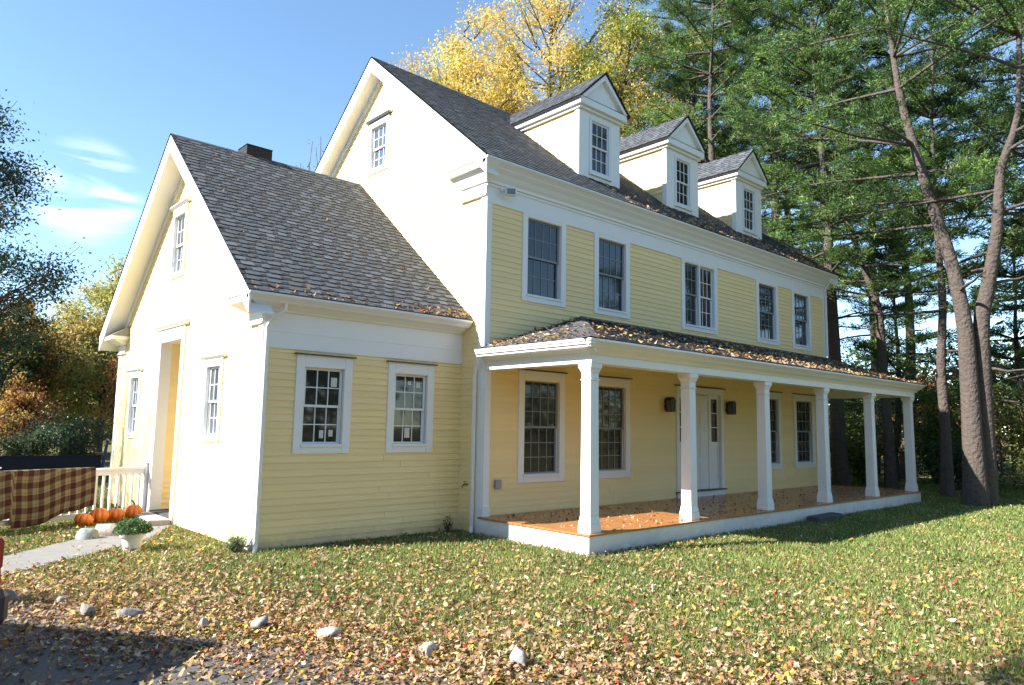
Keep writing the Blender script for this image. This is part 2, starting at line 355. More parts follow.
def window(O, U, Nn, u0, u1, z0, z1, cols, rows, casing=0.12, cap=None, frame=SASHW, glass=GLASS, parent=HOUSE, stickers=(), name='window', casing_top=None, sill=True, label=None, base_n=0.0, mull=0.016, sashmat=None):
    """u0..z1 = clear opening holding the two sashes"""
    ct = casing if casing_top is None else casing_top
    g = G(O, U, Nn); b = base_n
    c0, c1 = b-0.03, b+0.035
    g.box(u0-casing, u0, c0, c1, z0-casing, z1+ct); g.box(u1, u1+casing, c0, c1, z0-casing, z1+ct)
    g.box(u0, u1, c0, c1-0.001, z1, z1+ct)
    g.box(u0, u1, c0, c1-0.001, z0-casing, z0)
    # jamb returns
    g.box(u0, u0+0.012, b-0.085, c0, z0, z1); g.box(u1-0.012, u1, b-0.085, c0, z0, z1)
    g.box(u0, u1, b-0.085, c0, z1-0.012, z1); g.box(u0, u1, b-0.085, c0, z0, z0+0.012)
    w = g.build(name, WHITE, parent, bevel=0.004)
    if label: w['label'] = label
    # sill
    if sill:
        g = G(O, U, Nn); g.box(u0-0.02, u1+0.02, b-0.02, b+0.055, z0-0.035, z0+0.004); g.build('sill', WHITE, w, bevel=0.003)
    zm = (z0+z1)/2
    sm = sashmat or frame
    for k, (a, c, n0) in enumerate(((zm-0.02, z1, b-0.028), (z0, zm+0.02, b-0.055))):
        st = 0.038
        g = G(O, U, Nn)
        g.box(u0+.012, u0+.012+st, n0-.022, n0, a, c); g.box(u1-.012-st, u1-.012, n0-.022, n0, a, c)
        g.box(u0+.012+st, u1-.012-st, n0-.022, n0-.001, c-st, c); g.box(u0+.012+st, u1-.012-st, n0-.022, n0-.001, a, a+st)
        iu0, iu1, iz0, iz1 = u0+.012+st, u1-.012-st, a+st, c-st
        for i in range(1, cols): uu = iu0+(iu1-iu0)*i/cols; g.box(uu-mull/2, uu+mull/2, n0-.02, n0-.004, iz0, iz1)
        for i in range(1, rows): zz = iz0+(iz1-iz0)*i/rows; g.box(iu0, iu1, n0-.019, n0-.005, zz-mull/2, zz+mull/2)
        sh = g.build('sash', sm, w)
        g = G(O, U, Nn)
        t = random.uniform(-0.0015, 0.0015)
        g.poly([(iu0-.01, n0-.014+t, iz0-.01), (iu1+.01, n0-.014-t, iz0-.01), (iu1+.01, n0-.014-t*.5, iz1+.01), (iu0-.01, n0-.014+t, iz1+.01)])
        g.build('pane', glass, w)
        for (su, sz, sw, shh, kk) in stickers:
            if kk == k:
                g = G(O, U, Nn); cu = iu0+(iu1-iu0)*su; cz = iz0+(iz1-iz0)*sz
                g.box(cu-sw/2, cu+sw/2, n0-.012, n0-.010, cz-shh/2, cz+shh/2); g.build('sticker', PAPER, w)
    # deep backing
    if cap:
        g = G(O, U, Nn); e = cap
        g.box(u0-casing-e, u1+casing+e, b, b+0.075, z1+ct, z1+ct+0.018); g.build('drip_cap', CAPDARK, w)
    return w

# ---- main block walls
FR = dict(O=(0, 0, 0), U=(1, 0, 0), Nn=(0, -1, 0))       # front plane: u = x
GM = dict(O=(0, 0, 0), U=(0, 1, 0), Nn=(-1, 0, 0))       # main gable: u = y
GR = dict(O=(L, 0, 0), U=(0, 1, 0), Nn=(1, 0, 0))
BK = dict(O=(0, D, 0), U=(1, 0, 0), Nn=(0, 1, 0))
UPZ = (4.19, 5.63)
up_w = [(0.97, 1.85), (2.94, 3.80), (5.94, 7.16), (9.27, 10.15), (11.19, 12.05)]
LOZ = (0.955, 2.635)
lo_w = [(0.95, 1.85), (2.91, 3.79), (9.27, 10.15), (11.14, 12.05)]
DOOR = (5.67, 7.36, 0.44, 2.62)
opens = [(a, b, *UPZ) for a, b in up_w]+[(a, b, *LOZ) for a, b in lo_w]+[DOOR]
siding('front_wall', **FR, lo=lambda z: 0.10, hi=lambda z: L-0.10, zr=(ZBASE, 5.69), opens=opens)
gl = lambda z: max(0.0, YR-(ZR-0.12-z)/S1); gh = lambda z: min(D, YR+(ZR-0.12-z)/S1)
MGW = (3.36, 3.97, 7.27, 8.22)
siding('gable_wall', **GM, lo=lambda z: gl(z) if z > 6.0 else 0.13, hi=gh, zr=(ZBASE, ZR-0.2), opens=[MGW], lap=.0115)
siding('gable_wall', **GR, lo=gl, hi=gh, zr=(ZBASE, ZR-0.2), opens=[])
siding('back_wall', **BK, lo=lambda z: 0.0, hi=lambda z: L, zr=(ZBASE, 6.0), opens=[])
core = G(); core.prism([(0.09, -0.3), (D-0.09, -0.3), (D-0.09, 6.3), (YR, ZR-0.25), (0.09, 6.3)], 0.09, L-0.09, 'u')
core.build('wall_core', ROOFDARK, HOUSE)
g = G(); g.box(0.0, L, 0.0, D, -0.3, ZBASE-0.003); g.build('foundation', GREYBOX, HOUSE)

# corner boards of the main block
g = G(); g.box(-0.024, 0.10, -0.026, 0.0, -0.05, 5.69); g.box(-0.025, 0.0, 0.0, 0.13, -0.05, 5.96)
g.build('corner_board', WHITE, HOUSE, bevel=0.004)
g = G(); g.box(L-0.10, L+0.024, -0.026, 0.0, -0.05, 5.69); g.box(L, L+0.025, 0.0, 0.13, -0.05, 6.0)
g.build('corner_board', WHITE, HOUSE, bevel=0.004)
# frieze, cornice, soffit along the front
g = G(); g.box(-0.03, L+0.03, -0.030, 0.0, 5.69, 6.02); g.box(-0.045, L+0.045, -0.048, -0.030, 5.985, 6.04)
g.build('frieze', WHITE, HOUSE, bevel=0.004)
g = G(); g.prism([(-0.0, 6.041), (-0.075, 6.041), (-0.085, 6.09), (-0.13, 6.14), (-.17, 6.20), (-0.235, 6.262), (-0.245, 6.275), (-0.235, 6.34), (-.0, 6.34)], -.075, L+O1-.04, 'u'); g.build('crown_moulding', WHITE, HOUSE)
def gutter(x0, x1, yo, ytop, yin, name='gutter', parent=HOUSE, w=None):
    """K profile along x: outer lip at y=yo, top z = ytop, back at yin"""
    g = G(); z = ytop
    prof = [(yin, z-.01), (yin, z-0.115), (yin-.02, z-.118), (yo+0.085, z-0.115), (yo+0.06, z-0.085), (yo+0.022, z-0.05), (yo+.004, z-0.032), (yo, z-0.028), (yo, z), (yo+0.012, z), (yo+0.014, z-0.018), (yo+0.03, z-0.04), (yin-.02, z-.05)]
    g.prism(prof, x0, x1, 'u')
    return g.build(name, GUTTER, parent)
gutter(-O1, L+O1, -OV-0.03, ZE-0.01, -0.20)

def gable_roof(name, x0, x1, yf, zf, yr, zr, s, yb, thick=0.045, parent=HOUSE):
    g = G(); zb = zr-s*(yb-yr)
    tp = [(yf, zf), (yr, zr), (yb, zb)]; bt = [(yb, zb-thick), (yr, zr-thick*1.25), (yf, zf-thick)]
    g.prism(tp+bt, x0, x1, 'u'); return g.build(name, ROOFDARK, parent)
YBK = 2*YR+OV
gable_roof('roof', -O1+.014, L+O1-.014, -OV, ZE-0.015, YR, ZR-0.02, S1, YBK)

def shingles(name, O, U, Vv, Nn, vlen, lo, hi, parent, skip=(), expo=0.135, seed=1):
    """real overlapping courses. lo(v), hi(v) give u extent."""
    r = np.random.RandomState(seed); O, U, Vv, Nn = (np.array(a, float) for a in (O, U, Vv, Nn))
    Vs, Fs, Cs = [], [], []
    def quad(a, b, c, d, col):
        k = len(Vs); Vs.extend([a, b, c, d]); Fs.append((k, k+1, k+2, k+3)); Cs.append(col)
    P = lambda u, v, n: O+U*u+Vv*v+Nn*n
    v = 0.0; ci = 0
    while v < vlen-0.01:
        v2 = min(v+expo, vlen); vm = min(lo(v), lo(v2)), max(hi(v), hi(v2))
        a, b = lo(v), hi(v); a2, b2 = lo(v2), hi(v2)
        n0 = 0.012; t = r.uniform(.014, .022)
        base = np.array([t, t, t*1.1])
        # base layer in pieces of ~0.9 m
        quad(P(a, v, n0), P(b, v, n0), P(b2, v2, 0.004), P(a2, v2, 0.004), base)
        quad(P(a, v, 0.0), P(b, v, 0.0), P(b, v, n0), P(a, v, n0), base)
        u = a+r.uniform(-.1, .1)
        while u < b:
            w = r.uniform(.10, .24); gap = r.uniform(.06, .17)
            p, q = max(u, max(a, a2)), min(u+w, min(b, b2))
            if q-p > 0.02:
                k = r.choice([.068, .082, .098, .125], p=[.2, .35, .3, .15])*r.uniform(.9, 1.1)
                col = np.array([k*.90, k*1.0, k*1.13]) if r.rand() > .08 else np.array([k, k, k*.97])
                n1 = n0+r.uniform(.006, .010); vo = v-r.uniform(0, .006); tp = .55*expo
                quad(P(p, vo, n1), P(q, vo, n1), P(q-.006, v2+.0, .0075), P(p+.006, v2, .0075), col)
                quad(P(p, vo, 0.002), P(q, vo, .002), P(q, vo, n1), P(p, vo, n1), col*.9)
            # lower-layer band between tabs stays dark; upper half carries lighter strip
            p, q = max(u+w, max(a, a2)), min(u+w+gap, min(b, b2))
            if q-p > 0.01:
                k = r.uniform(.08, .12)
                quad(P(p, v+.46*expo, n0*.62+.003), P(q, v+.46*expo, n0*.62+.003), P(q, v2, .0062), P(p, v2, .0062), np.array([k, k, k*1.04]))
            u += w+gap
        v = v2; ci += 1
    return np_mesh(name, Vs, Fs, SHINGLE, parent, np.array(Cs))
def slope_vec(s): l = math.hypot(1, s); return np.array([0, 1/l, s/l]), np.array([0, -s/l, 1/l]), l
V1, N1, l1 = slope_vec(S1)
len1 = (YR+OV+0.015)*l1
shingles('shingle_courses', (0, -OV-0.02, ZE-0.005), (1, 0, 0), V1, N1, len1, lambda v: -O1-0.015, lambda v: L+O1+0.015, HOUSE, seed=3)
Vb = np.array([0, -V1[1], V1[2]]); Nb = np.array([0, -N1[1], N1[2]])
shingles('shingle_courses', (0, YBK+.02, ZE-0.005), (1, 0, 0), Vb, Nb, len1, lambda v: -O1-0.015, lambda v: L+O1+0.015, HOUSE, expo=.27, seed=4)
g = G()
for i in range(60):
    x = -O1+i*(L+2*O1)/60; k = random.uniform(.05, .09); g.col = (k, k, k*1.05)
    g.prism([(YR-.13, ZR-.105+.028), (YR, ZR+.022), (YR+.13, ZR-.105+.028), (YR, ZR+.012)], x, x+(L+2*O1)/60+.0, 'u')
g.build('ridge_cap', SHINGLE, HOUSE, color=True)

def rake(x_out, x_in, wall_x, yf, zf, yr, zr, s, dv=0.33, parent=HOUSE, top_off=0.10, xs=1):
    """white rake boards + soffits on a gable end; x_out outermost face, wall_x wall plane"""
    yb = 2*yr-yf
    g = G()
    for sg in (-1, 1):
        y0 = yf if sg < 0 else yb
        f = lambda y, d: zr-s*abs(y-yr)-d
        g.prism([(y0, f(y0, .03)), (yr, f(yr, .03)), (yr, f(yr, dv)), (y0, f(y0, dv))], x_out, x_out+xs*0.03, 'u')
        g.prism([(y0, f(y0, .02)), (yr, f(yr, .02)), (yr, f(yr, .09)), (y0, f(y0, .09))], x_out-xs*0.006, x_out-xs*.0005, 'u')
    g.build('rake_board', WHITE, parent, bevel=0.003)
    g = G()
    for sg in (-1, 1):
        y0 = yf if sg < 0 else yb
        f = lambda y, d: zr-s*abs(y-yr)-d
        g.prism([(y0, f(y0, dv-.05)), (yr, f(yr, dv-.05)), (yr, f(yr, dv-.02)), (y0, f(y0, dv-.02))], x_out+xs*.032, wall_x, 'u')
        # frieze board under the soffit against the wall
        g.prism([(y0 if 0 else yr-(yr-y0)*.93, f(yr-(yr-y0)*.93, dv-.02)), (yr, f(yr, dv-.02)), (yr, f(yr, dv+.15)), (yr-(yr-y0)*.93, f(yr-(yr-y0)*.93, dv+.15))], wall_x-xs*.032, wall_x, 'u')
    g.build('rake_soffit', WHITE, parent)
rake(-O1, 0, 0.0, -OV, ZE, YR, ZR, S1)
rake(L+O1, 0, L, -OV, ZE, YR, ZR, S1, xs=-1)

def cornice_return(x_out, x_wall, yf, z, depth, s, parent=HOUSE, frieze_h=.20, a=.14, b=.345, flip=False):
    """mitred cornice end; flip: the eave is at the far (depth) side"""
    g = G(); e = .08
    m0, m1 = (yf, depth) if not flip else (depth, yf)          # m0 = eave side
    sg = 1 if m1 > m0 else -1
    g.prism([(m0, z-.02), (m0, z-.05), (m0+sg*e, z-a), (m1, z-a), (m1, z-.02)], x_out+.001, x_wall, 'u')
    k = len(g.v)
    for (xo, p, q, zz) in ((x_wall-.075, m0+sg*.235, m1-sg*.15, z-b), (x_out+.05, m0+sg*e, m1-sg*.03, z-a-.001)):
        for u_, n_ in ((xo, p), (x_wall, p), (x_wall, q), (xo, q)): g.v.append(tuple(g.pt(u_, n_, zz)))
    for f in ((0, 3, 2, 1), (4, 5, 6, 7), (0, 1, 5, 4), (1, 2, 6, 5), (2, 3, 7, 6), (3, 0, 4, 7)): g.f.append(tuple(k+i for i in f)); g.c.append(g.col); g.mi.append(0)
    p, q = sorted((m0+sg*.28, m1-sg*.17)); g.box(x_wall-.045, x_wall, p, q, z-b-frieze_h, z-b-.0001)
    g.box(x_wall-.06, x_wall, p, q+.012, z-b-frieze_h-.03, z-b-frieze_h-.0001)
    g.build('cornice_return', WHITE, parent, bevel=.004)
    # sloping cap of the return
    g = G(); g.prism([(x_out-.01, z-.018), (x_wall, z-.018), (x_wall, z+.20)], *((yf+.42, depth+.02) if not flip else (yf-.02, depth-.42)), 'n'); g.build('return_cap', SHCAP, parent)
cornice_return(-O1+.03, 0.0, -OV, ZE-.02, 0.86, S1)

# windows on the front
for i, (a, b) in enumerate(up_w):
    if i == 2:
        m = (a+b)/2-.02
        window(**FR, u0=a, u1=m-.025, z0=UPZ[0], z1=UPZ[1], cols=3, rows=2, casing=.024, casing_top=.024, frame=SCREEN, sill=False, label='left half of the paired window behind a dark screen')
        window(**FR, u0=m+.025, u1=b, z0=UPZ[0], z1=UPZ[1], cols=3, rows=2, casing=.024, casing_top=.024, sill=False, label='right half of the paired window with white sashes and no screen')
        g = G(**FR); o = .0245
        g.box(a-.13, a-o, -.03, .037, UPZ[0]-.13, UPZ[1]+.06); g.box(b+o, b+.13, -.03, .037, UPZ[0]-.13, UPZ[1]+.06)
        g.box(a-o, b+o, -.03, .036, UPZ[0]-.13, UPZ[0]-o); g.box(a-o, b+o, -.03, .036, UPZ[1]+o, UPZ[1]+.06)
        g.build('window_casing', WHITE, HOUSE, bevel=.004)
        g = G(**FR); g.box(a-.02, b+.02, .036, .058, UPZ[0]-.04, UPZ[0]-.005); g.build('sill', WHITE, HOUSE, bevel=.003)
    else:
        window(**FR, u0=a, u1=b, z0=UPZ[0], z1=UPZ[1], cols=4, rows=2, casing=.13, casing_top=.06, frame=SCREEN)
for a, b in lo_w:
    window(**FR, u0=a, u1=b, z0=LOZ[0], z1=LOZ[1], cols=4, rows=3, casing=.14, casing_top=.17, cap=.03, frame=SCREEN)
window(**GM, u0=MGW[0], u1=MGW[1], z0=MGW[2], z1=MGW[3], cols=3, rows=2, casing=.10, casing_top=.14, cap=.05, glass=GLASSSKY)

# front door with sidelights
g = G(**FR); a, b, z0, z1 = DOOR
g.box(a-.11, a, -.05, .04, .30, z1+.14); g.box(b, b+.11, -.05, .04, .30, z1+.14); g.box(a, b, -.05, .039, z1, z1+.14)
g.box(a-.11, b+.11, .0, .05, .295, .42)
DOORO = g.build('door', WHITE, HOUSE, bevel=.005)
g = G(**FR); g.box(a-.13, b+.13, 0, .09, .421, .445); g.build('threshold', CAPDARK, DOORO)
g = G(**FR); g.box(a-.16, b+.16, 0, .08, z1+.141, z1+.16); g.build('drip_cap', CAPDARK, DOORO)
d0, d1 = 6.10, 6.92
g = G(**FR); g.box(d0, d1, -.07, -.045, .445, z1-.03)
for (p, q) in ((d0+.1, (d0+d1)/2-.045), ((d0+d1)/2+.045, d1-.1)):
    for (r, s) in ((.58, 1.05), (1.15, 1.72), (1.82, 2.46)):
        g.box(p, q, -.045, -.035, r, s); g.box(p+.03, q-.03, -.035, -.028, r+.03, s-.03)
g.build('door_leaf', WHITE, DOORO, bevel=.004)
g = G(**FR); g.tube([(d0+.07, -.045, 1.35), (d0+.07, .0, 1.35)], .028, 10); g.build('door_knob', BRASS, DOORO)
g = G(**FR); g.tube([(d0+.07, -.045, 1.5), (d0+.07, -.02, 1.5)], .022, 10); g.build('door_lock', BRASS, DOORO)
for (p, q) in ((a+.01, d0-.06), (d1+.06, b-.01)):
    g = G(**FR); fz0, fz1 = 1.52, 2.52
    g.box(p, p+.05, -.065, -.03, .445, z1-.02); g.box(q-.05, q, -.065, -.03, .445, z1-.02)
    g.box(p+.05, q-.05, -.065, -.031, fz1, z1-.02); g.box(p+.05, q-.05, -.065, -.031, 1.42, fz0); g.box(p+.05, q-.05, -.065, -.031, .445, .62)
    g.box(p+.05, q-.05, -.065, -.05, .62, 1.42); g.box(p+.08, q-.08, -.05, -.042, .68, 1.36)
    for k in (1, 2): zz = fz0+(fz1-fz0)*k/3; g.box(p+.05, q-.05, -.062, -.035, zz-.01, zz+.01)
    sl = g.build('sidelight', WHITE, DOORO)
    g = G(**FR); g.box(p+.05, q-.05, -.058, -.054, fz0, fz1); g.build('pane', GLASS, sl)
g = G(**FR); g.box(d0-.06, d0, -.07, -.02, .445, z1); g.box(d1, d1+.06, -.07, -.02, .445, z1); g.box(a, b, -.07, -.03, z1-.019, z1-.001); g.build('mullion', WHITE, DOORO)
g = G(**FR); g.box(a, b, -.12, -.085, .3, z1+.05); g.build('door_backing', ROOFDARK, DOORO)

# wall lanterns
for lx in (5.19, 7.66):
    g = G(O=(lx, 0, 0), U=(1, 0, 0), Nn=(0, -1, 0))
    g.box(-.05, .05, .0, .035, 2.22, 2.46); g.box(-.015, .015, .035, .14, 2.43, 2.455)
    g.box(-.085, .085, .05, .22, 2.41, 2.43); g.prism([(-.085, 2.43), (.085, 2.43), (.04, 2.49), (-.04, 2.49)], .06, .21, 'n')
    g.box(-.078, .078, .06, .21, 2.17, 2.19)
    for sx in (-.078, .063):
        for sy in (.06, .195): g.box(sx, sx+.015, sy, sy+.015, 2.19, 2.41)
    ln = g.build('lantern', BLACK, HOUSE)
    g = G(O=(lx, 0, 0), U=(1, 0, 0), Nn=(0, -1, 0)); g.box(-.066, .066, .072, .198, 2.192, 2.408); g.build('lantern_glass', LAMPGLASS, ln)
    g = G(O=(lx, 0, 0), U=(1, 0, 0), Nn=(0, -1, 0)); g.box(-.074, .02, .199, .206, 2.20, 2.40); g.build('lantern_plate', BLACK, ln)
# outlet box, floodlight, hose bib
g = G(**FR); g.box(.27, .40, .015, .075, .74, .89); g.build('outlet_box', GREYBOX, HOUSE, bevel=.008)
g = G(**FR); g.box(.26, .38, .03, .06, 5.95, 6.03); g.tube([(.32, .06, 5.99), (.34, .11, 5.96)], .018, 8)
fl = g.build('floodlight', WHITE, HOUSE)
g = G(O=(.40, -.17, 5.93), U=(.82, -.57, 0), Nn=(.57, .82, 0)); g.box(-.10, .10, -.05, .05, -.07, .07); g.build('lamp_housing', WHITE, fl, bevel=.01)
g = G(O=(.40, -.17, 5.93), U=(.82, -.57, 0), Nn=(.57, .82, 0)); g.box(-.075, .075, -.056, -.051, -.05, .05); g.build('lens', SCREEN, fl)
g = G(); g.tube([(-.0, .36, .80), (-.09, .36, .80), (-.12, .36, .76)], .014, 8); g.tube([(-.07, .36, .80), (-.07, .36, .85)], .008, 6); g.lathe([(.0, 0), (.03, .0), (.03, .008), (0, .008)], 10, (-.07, .36, .85))
g.build('hose_tap', BRASS, HOUSE)

# ------------------------------------------------------------------ dormers
def dormer(cx):
    hw = .655; yf = .40; zt = 8.52
    zroof = lambda y: ZE+S1*(y+OV)
    yback = (zt+.05-ZE)/S1-OV
    # side siding with triangles
    g = G()
    zb = zroof(yf)-.02
    core = [(yf+.12, zb+.09), (yf+.12, zt), (yback, zt)]
    g.prism(core, cx-hw+.02, cx+hw-.02, 'u')
    g.c = [(.82, .66, .34)]*len(g.f); dm = g.build('dormer', SIDING, HOUSE, color=True)
    for sx in (-1, 1):
        O = (cx+sx*(hw-.02), 0, 0)
        so = siding('side_siding', O, (0, 1, 0), (sx, 0, 0), lambda z: yf+.03, lambda z: max(yf+.04, (z-ZE)/S1-OV), (zb+.02, zt), [], dm, lap=.011)
    # face
    g = G(**FR)
    ws = .275; wz0, wz1 = 7.20, 8.30
    F0 = -yf   # n position
    g.box(cx-hw, cx-ws, F0-.06, F0, zb-.03, zt); g.box(cx+ws, cx+hw, F0-.06, F0, zb-.03, zt)
    g.box(cx-ws, cx+ws, F0-.06, F0-.001, zb-.03, wz0); g.box(cx-ws, cx+ws, F0-.06, F0-.001, wz1, zt)
    for sx in (-1, 1): g.box(min(cx+sx*hw, cx+sx*(hw+.012)), max(cx+sx*hw, cx+sx*(hw+.012)), F0-.12, F0-.0, zb-.03, zt)
    g.build('face', WHITE, dm, bevel=.004)
    wO = (0, yf, 0)
    w = G(O=wO, U=(1, 0, 0), Nn=(0, -1, 0))
    for (p, q, r, s) in ((cx-ws-.07, cx-ws, wz0-.07, wz1+.05), (cx+ws, cx+ws+.07, wz0-.07, wz1+.05), (cx-ws, cx+ws, wz1, wz1+.05), (cx-ws, cx+ws, wz0-.07, wz0)):
        w.box(p, q, .001, .022, r, s)
    w.box(cx-ws-.09, cx+ws+.09, .0, .045, wz0-.10, wz0-.071)
    zm = (wz0+wz1)/2
    for (r, s, n0) in ((zm-.018, wz1, -.01), (wz0, zm+.018, -.03)):
        st = .035; w.box(cx-ws, cx-ws+st, n0-.02, n0, r, s); w.box(cx+ws-st, cx+ws, n0-.02, n0, r, s)
        w.box(cx-ws+st, cx+ws-st, n0-.02, n0-.001, r, r+st); w.box(cx-ws+st, cx+ws-st, n0-.02, n0-.001, s-st, s)
        for k in (1, 2): uu = cx-ws+st+(2*ws-2*st)*k/3; w.box(uu-.008, uu+.008, n0-.018, n0-.004, r+st, s-st)
        zz = (r+s)/2; w.box(cx-ws+st, cx+ws-st, n0-.017, n0-.005, zz-.008, zz+.008)
    w.cur = 1
    w.box(cx-ws+.01, cx+ws-.01, -.058, -.049, wz0, wz1)
    w.box(cx-ws+.01, cx+ws-.01, -.028, -.024, zm+.018, wz1-.02)
    w.build('window', [SASHW, GLASS], dm)
    # cornice band round the top: front and sides
    e = .11; z0c = zt; zc1 = zt+.15
    g = G()
    yb1 = (z0c-ZE)/S1-OV+.25
    g.box(cx-hw-e, cx+hw+e, yf-.13, yf+.02, z0c-.0, zc1)
    for sx in (-1, 1):
        a, b = sorted((cx+sx*(hw-.0), cx+sx*(hw+e))); g.box(a, b, yf+.02, yb1, z0c+.001, zc1)
        a, b = sorted((cx+sx*(hw+.0), cx+sx*(hw+.05))); g.box(a, b, yf-.0, yb1-.1, z0c-.06, z0c)
    g.box(cx-hw-.05, cx+hw+.05, yf-.06, yf-.0, z0c-.06, z0c-.001)
    g.build('cornice', WHITE, dm, bevel=.006)
    # pediment
    hw2 = hw+e+.01; zp0 = zc1; zpk = 9.40; sd = (zpk-zp0)/hw2
    g = G(); g.prism([(cx-hw2+.12, zp0+.03), (cx+hw2-.12, zp0+.03), (cx, zpk-.13)], yf-.06, yf+.1, 'n'); g.build('pediment', WHITE, dm)
    g = G()
    for sx in (-1, 1):
        g.prism([(cx+sx*hw2, zp0+.0), (cx+sx*hw2, zp0-.001+.02), (cx, zpk-.005), (cx, zpk-.16), (cx+sx*(hw2-.14), zp0)], yf-.155, yf-.05, 'n')
    g.build('rake_board', WHITE, dm, bevel=.004)
    g = G(); g.box(cx-hw2+.1, cx+hw2-.1, yf-.128, yf-.06, zp0, zp0+.012); g.build('flashing', CAPDARK, dm)
    # roof planes
    yfr = yf-.17
    for sx in (-1, 1):
        ybe = (zp0-ZE)/S1-OV; ybr = min((zpk-ZE)/S1-OV, YR)
        l = math.hypot(hw2, zpk-zp0)
        Vv = np.array([-sx*hw2/l, 0, (zpk-zp0)/l]); Nn = np.array([sx*(zpk-zp0)/l, 0, hw2/l])
        g = G(); o0 = .02
        a = (cx+sx*(hw2+.03), zp0-.02); b_ = (cx, zpk+.01)
        g.poly([(a[0], yfr, a[1]), (a[0], ybe, a[1]), (b_[0], ybr, b_[1]), (b_[0], yfr, b_[1])])
        g.poly([(a[0], yfr, a[1]-.035), (a[0], ybe, a[1]-.035), (b_[0], ybr, b_[1]-.045), (b_[0], yfr, b_[1]-.045)])
        g.poly([(a[0], yfr, a[1]), (b_[0], yfr, b_[1]), (b_[0], yfr, b_[1]-.045), (a[0], yfr, a[1]-.035)])
        g.poly([(a[0], yfr, a[1]), (a[0], ybe, a[1]), (a[0], ybe, a[1]-.035), (a[0], yfr, a[1]-.035)])
        g.build('roof_deck', ROOFDARK, dm)
        O = (cx+sx*(hw2+.04), 0, zp0-.022)
        shingles('shingle_courses', O, (0, 1, 0), Vv, Nn, l+.055, lambda v: yfr-.01, lambda v: ybe+.12+(ybr-ybe)*v/l, dm, seed=int(cx*10)+sx)
    return dm
for cx_ in (3.46, 6.52, 9.62): dormer(cx_)

# ------------------------------------------------------------------ wing
WF = dict(O=(0, YW, 0), U=(1, 0, 0), Nn=(0, -1, 0)); WG = dict(O=(-WW, 0, 0), U=(0, 1, 0), Nn=(-1, 0, 0)); WB = dict(O=(0, YB, 0), U=(1, 0, 0), Nn=(0, 1, 0))
w_w = [(-2.97, -2.31, 1.48, 2.63), (-1.38, -.735, 1.48, 2.63)]
siding('wing_wall', **WF, lo=lambda z: -WW+.08, hi=lambda z: 0, zr=(ZBASE, 2.87), opens=w_w)
gw = [(2.13, 2.72, 1.56, 2.68), (6.52, 7.08, 1.52, 2.66), (4.34, 4.95, 4.54, 5.66)]
OPEN = (4.05, 5.24, .16, 3.26)
wl = lambda z: YW+.10 if z < 3.35 else max(YW, YRW-(ZRW-.12-z)/S2)
wh = lambda z: YB if z < 3.35 else min(YB, YRW+(ZRW-.12-z)/S2)
siding('wing_gable_wall', **WG, lo=wl, hi=wh, zr=(ZBASE, ZRW-.2), lap=.0115, opens=gw+[(OPEN[0], OPEN[1], -1, OPEN[3])])
siding('wing_back_wall', **WB, lo=lambda z: -WW, hi=lambda z: 0, zr=(ZBASE, 3.4), opens=[])
siding('wing_back_wall', (0, 0, 0), (0, 1, 0), (1, 0, 0), lambda z: D, lambda z: YB, (ZBASE, 3.4), [])
# dark core of the wing with the entry recess left free (three prisms)
g = G(); pr = lambda y: min(ZRW-.25, ZRW-.25-S2*(abs(y-YRW)))
RX = -WW+1.5
for (y0, y1, x0) in ((YW+.09, OPEN[0]-.02, -WW+.09), (OPEN[1]+.02, YB-.09, -WW+.09)):
    pts = [(y0, -.3), (y1, -.3), (y1, pr(y1)), (y0, pr(y0))]
    g.prism(pts, x0, -.02, 'u')
g.prism([(OPEN[0]-.02, -.3), (OPEN[1]+.02, -.3), (OPEN[1]+.02, pr(OPEN[1]+.02)), (YRW, ZRW-.25), (OPEN[0]-.02, pr(OPEN[0]-.02))], RX+.05, -.02, 'u')
g.prism([(OPEN[0]-.02, OPEN[3]+.05), (OPEN[1]+.02, OPEN[3]+.05), (OPEN[1]+.02, pr(OPEN[1]+.02)), (YRW, ZRW-.25), (OPEN[0]-.02, pr(OPEN[0]-.02))], -WW+.09, RX+.05, 'u')
g.build('wing_core', ROOFDARK, HOUSE)
# recess walls
siding('recess_wall', (0, OPEN[1], 0), (1, 0, 0), (0, -1, 0), lambda z: -WW+.16, lambda z: RX, (.14, OPEN[3]), [])
siding('recess_wall', (0, OPEN[0], 0), (1, 0, 0), (0, 1, 0), lambda z: -WW+.16, lambda z: RX, (.14, OPEN[3]), [])
siding('recess_wall', (RX, 0, 0), (0, 1, 0), (-1, 0, 0), lambda z: OPEN[0], lambda z: OPEN[1], (.14, OPEN[3]), [])
g = G(); g.box(-WW-.04, RX, OPEN[0]-.01, OPEN[1]+.01, OPEN[3], OPEN[3]+.03); g.build('recess_ceiling', WHITE, HOUSE)
g = G(); g.box(-WW-.02, RX, OPEN[0]-.0, OPEN[1], .0, .13); g.build('recess_floor', GREYSLAB, HOUSE)
g = G(**WG)
g.box(OPEN[0]-.14, OPEN[0], -.0, .038, .02, OPEN[3]); g.box(OPEN[1], OPEN[1]+.14, -.0, .038, .02, OPEN[3]); g.box(OPEN[0]-.14, OPEN[1]+.14, 0, .040, OPEN[3]+.002, OPEN[3]+.22)
g.box(OPEN[0], OPEN[0]+.02, -.17, .036, .14, OPEN[3]); g.box(OPEN[1]-.022, OPEN[1]-.0, -.17, .036, .14, OPEN[3])
g.build('opening_casing', WHITE, HOUSE, bevel=.004)
g = G(**WG); g.prism([(0, 3.50), (.06, 3.50), (.12, 3.56), (.12, 3.585), (0, 3.60)], OPEN[0]-.28, OPEN[1]+.28, 'u'); g.build('opening_cap', WHITE, HOUSE)
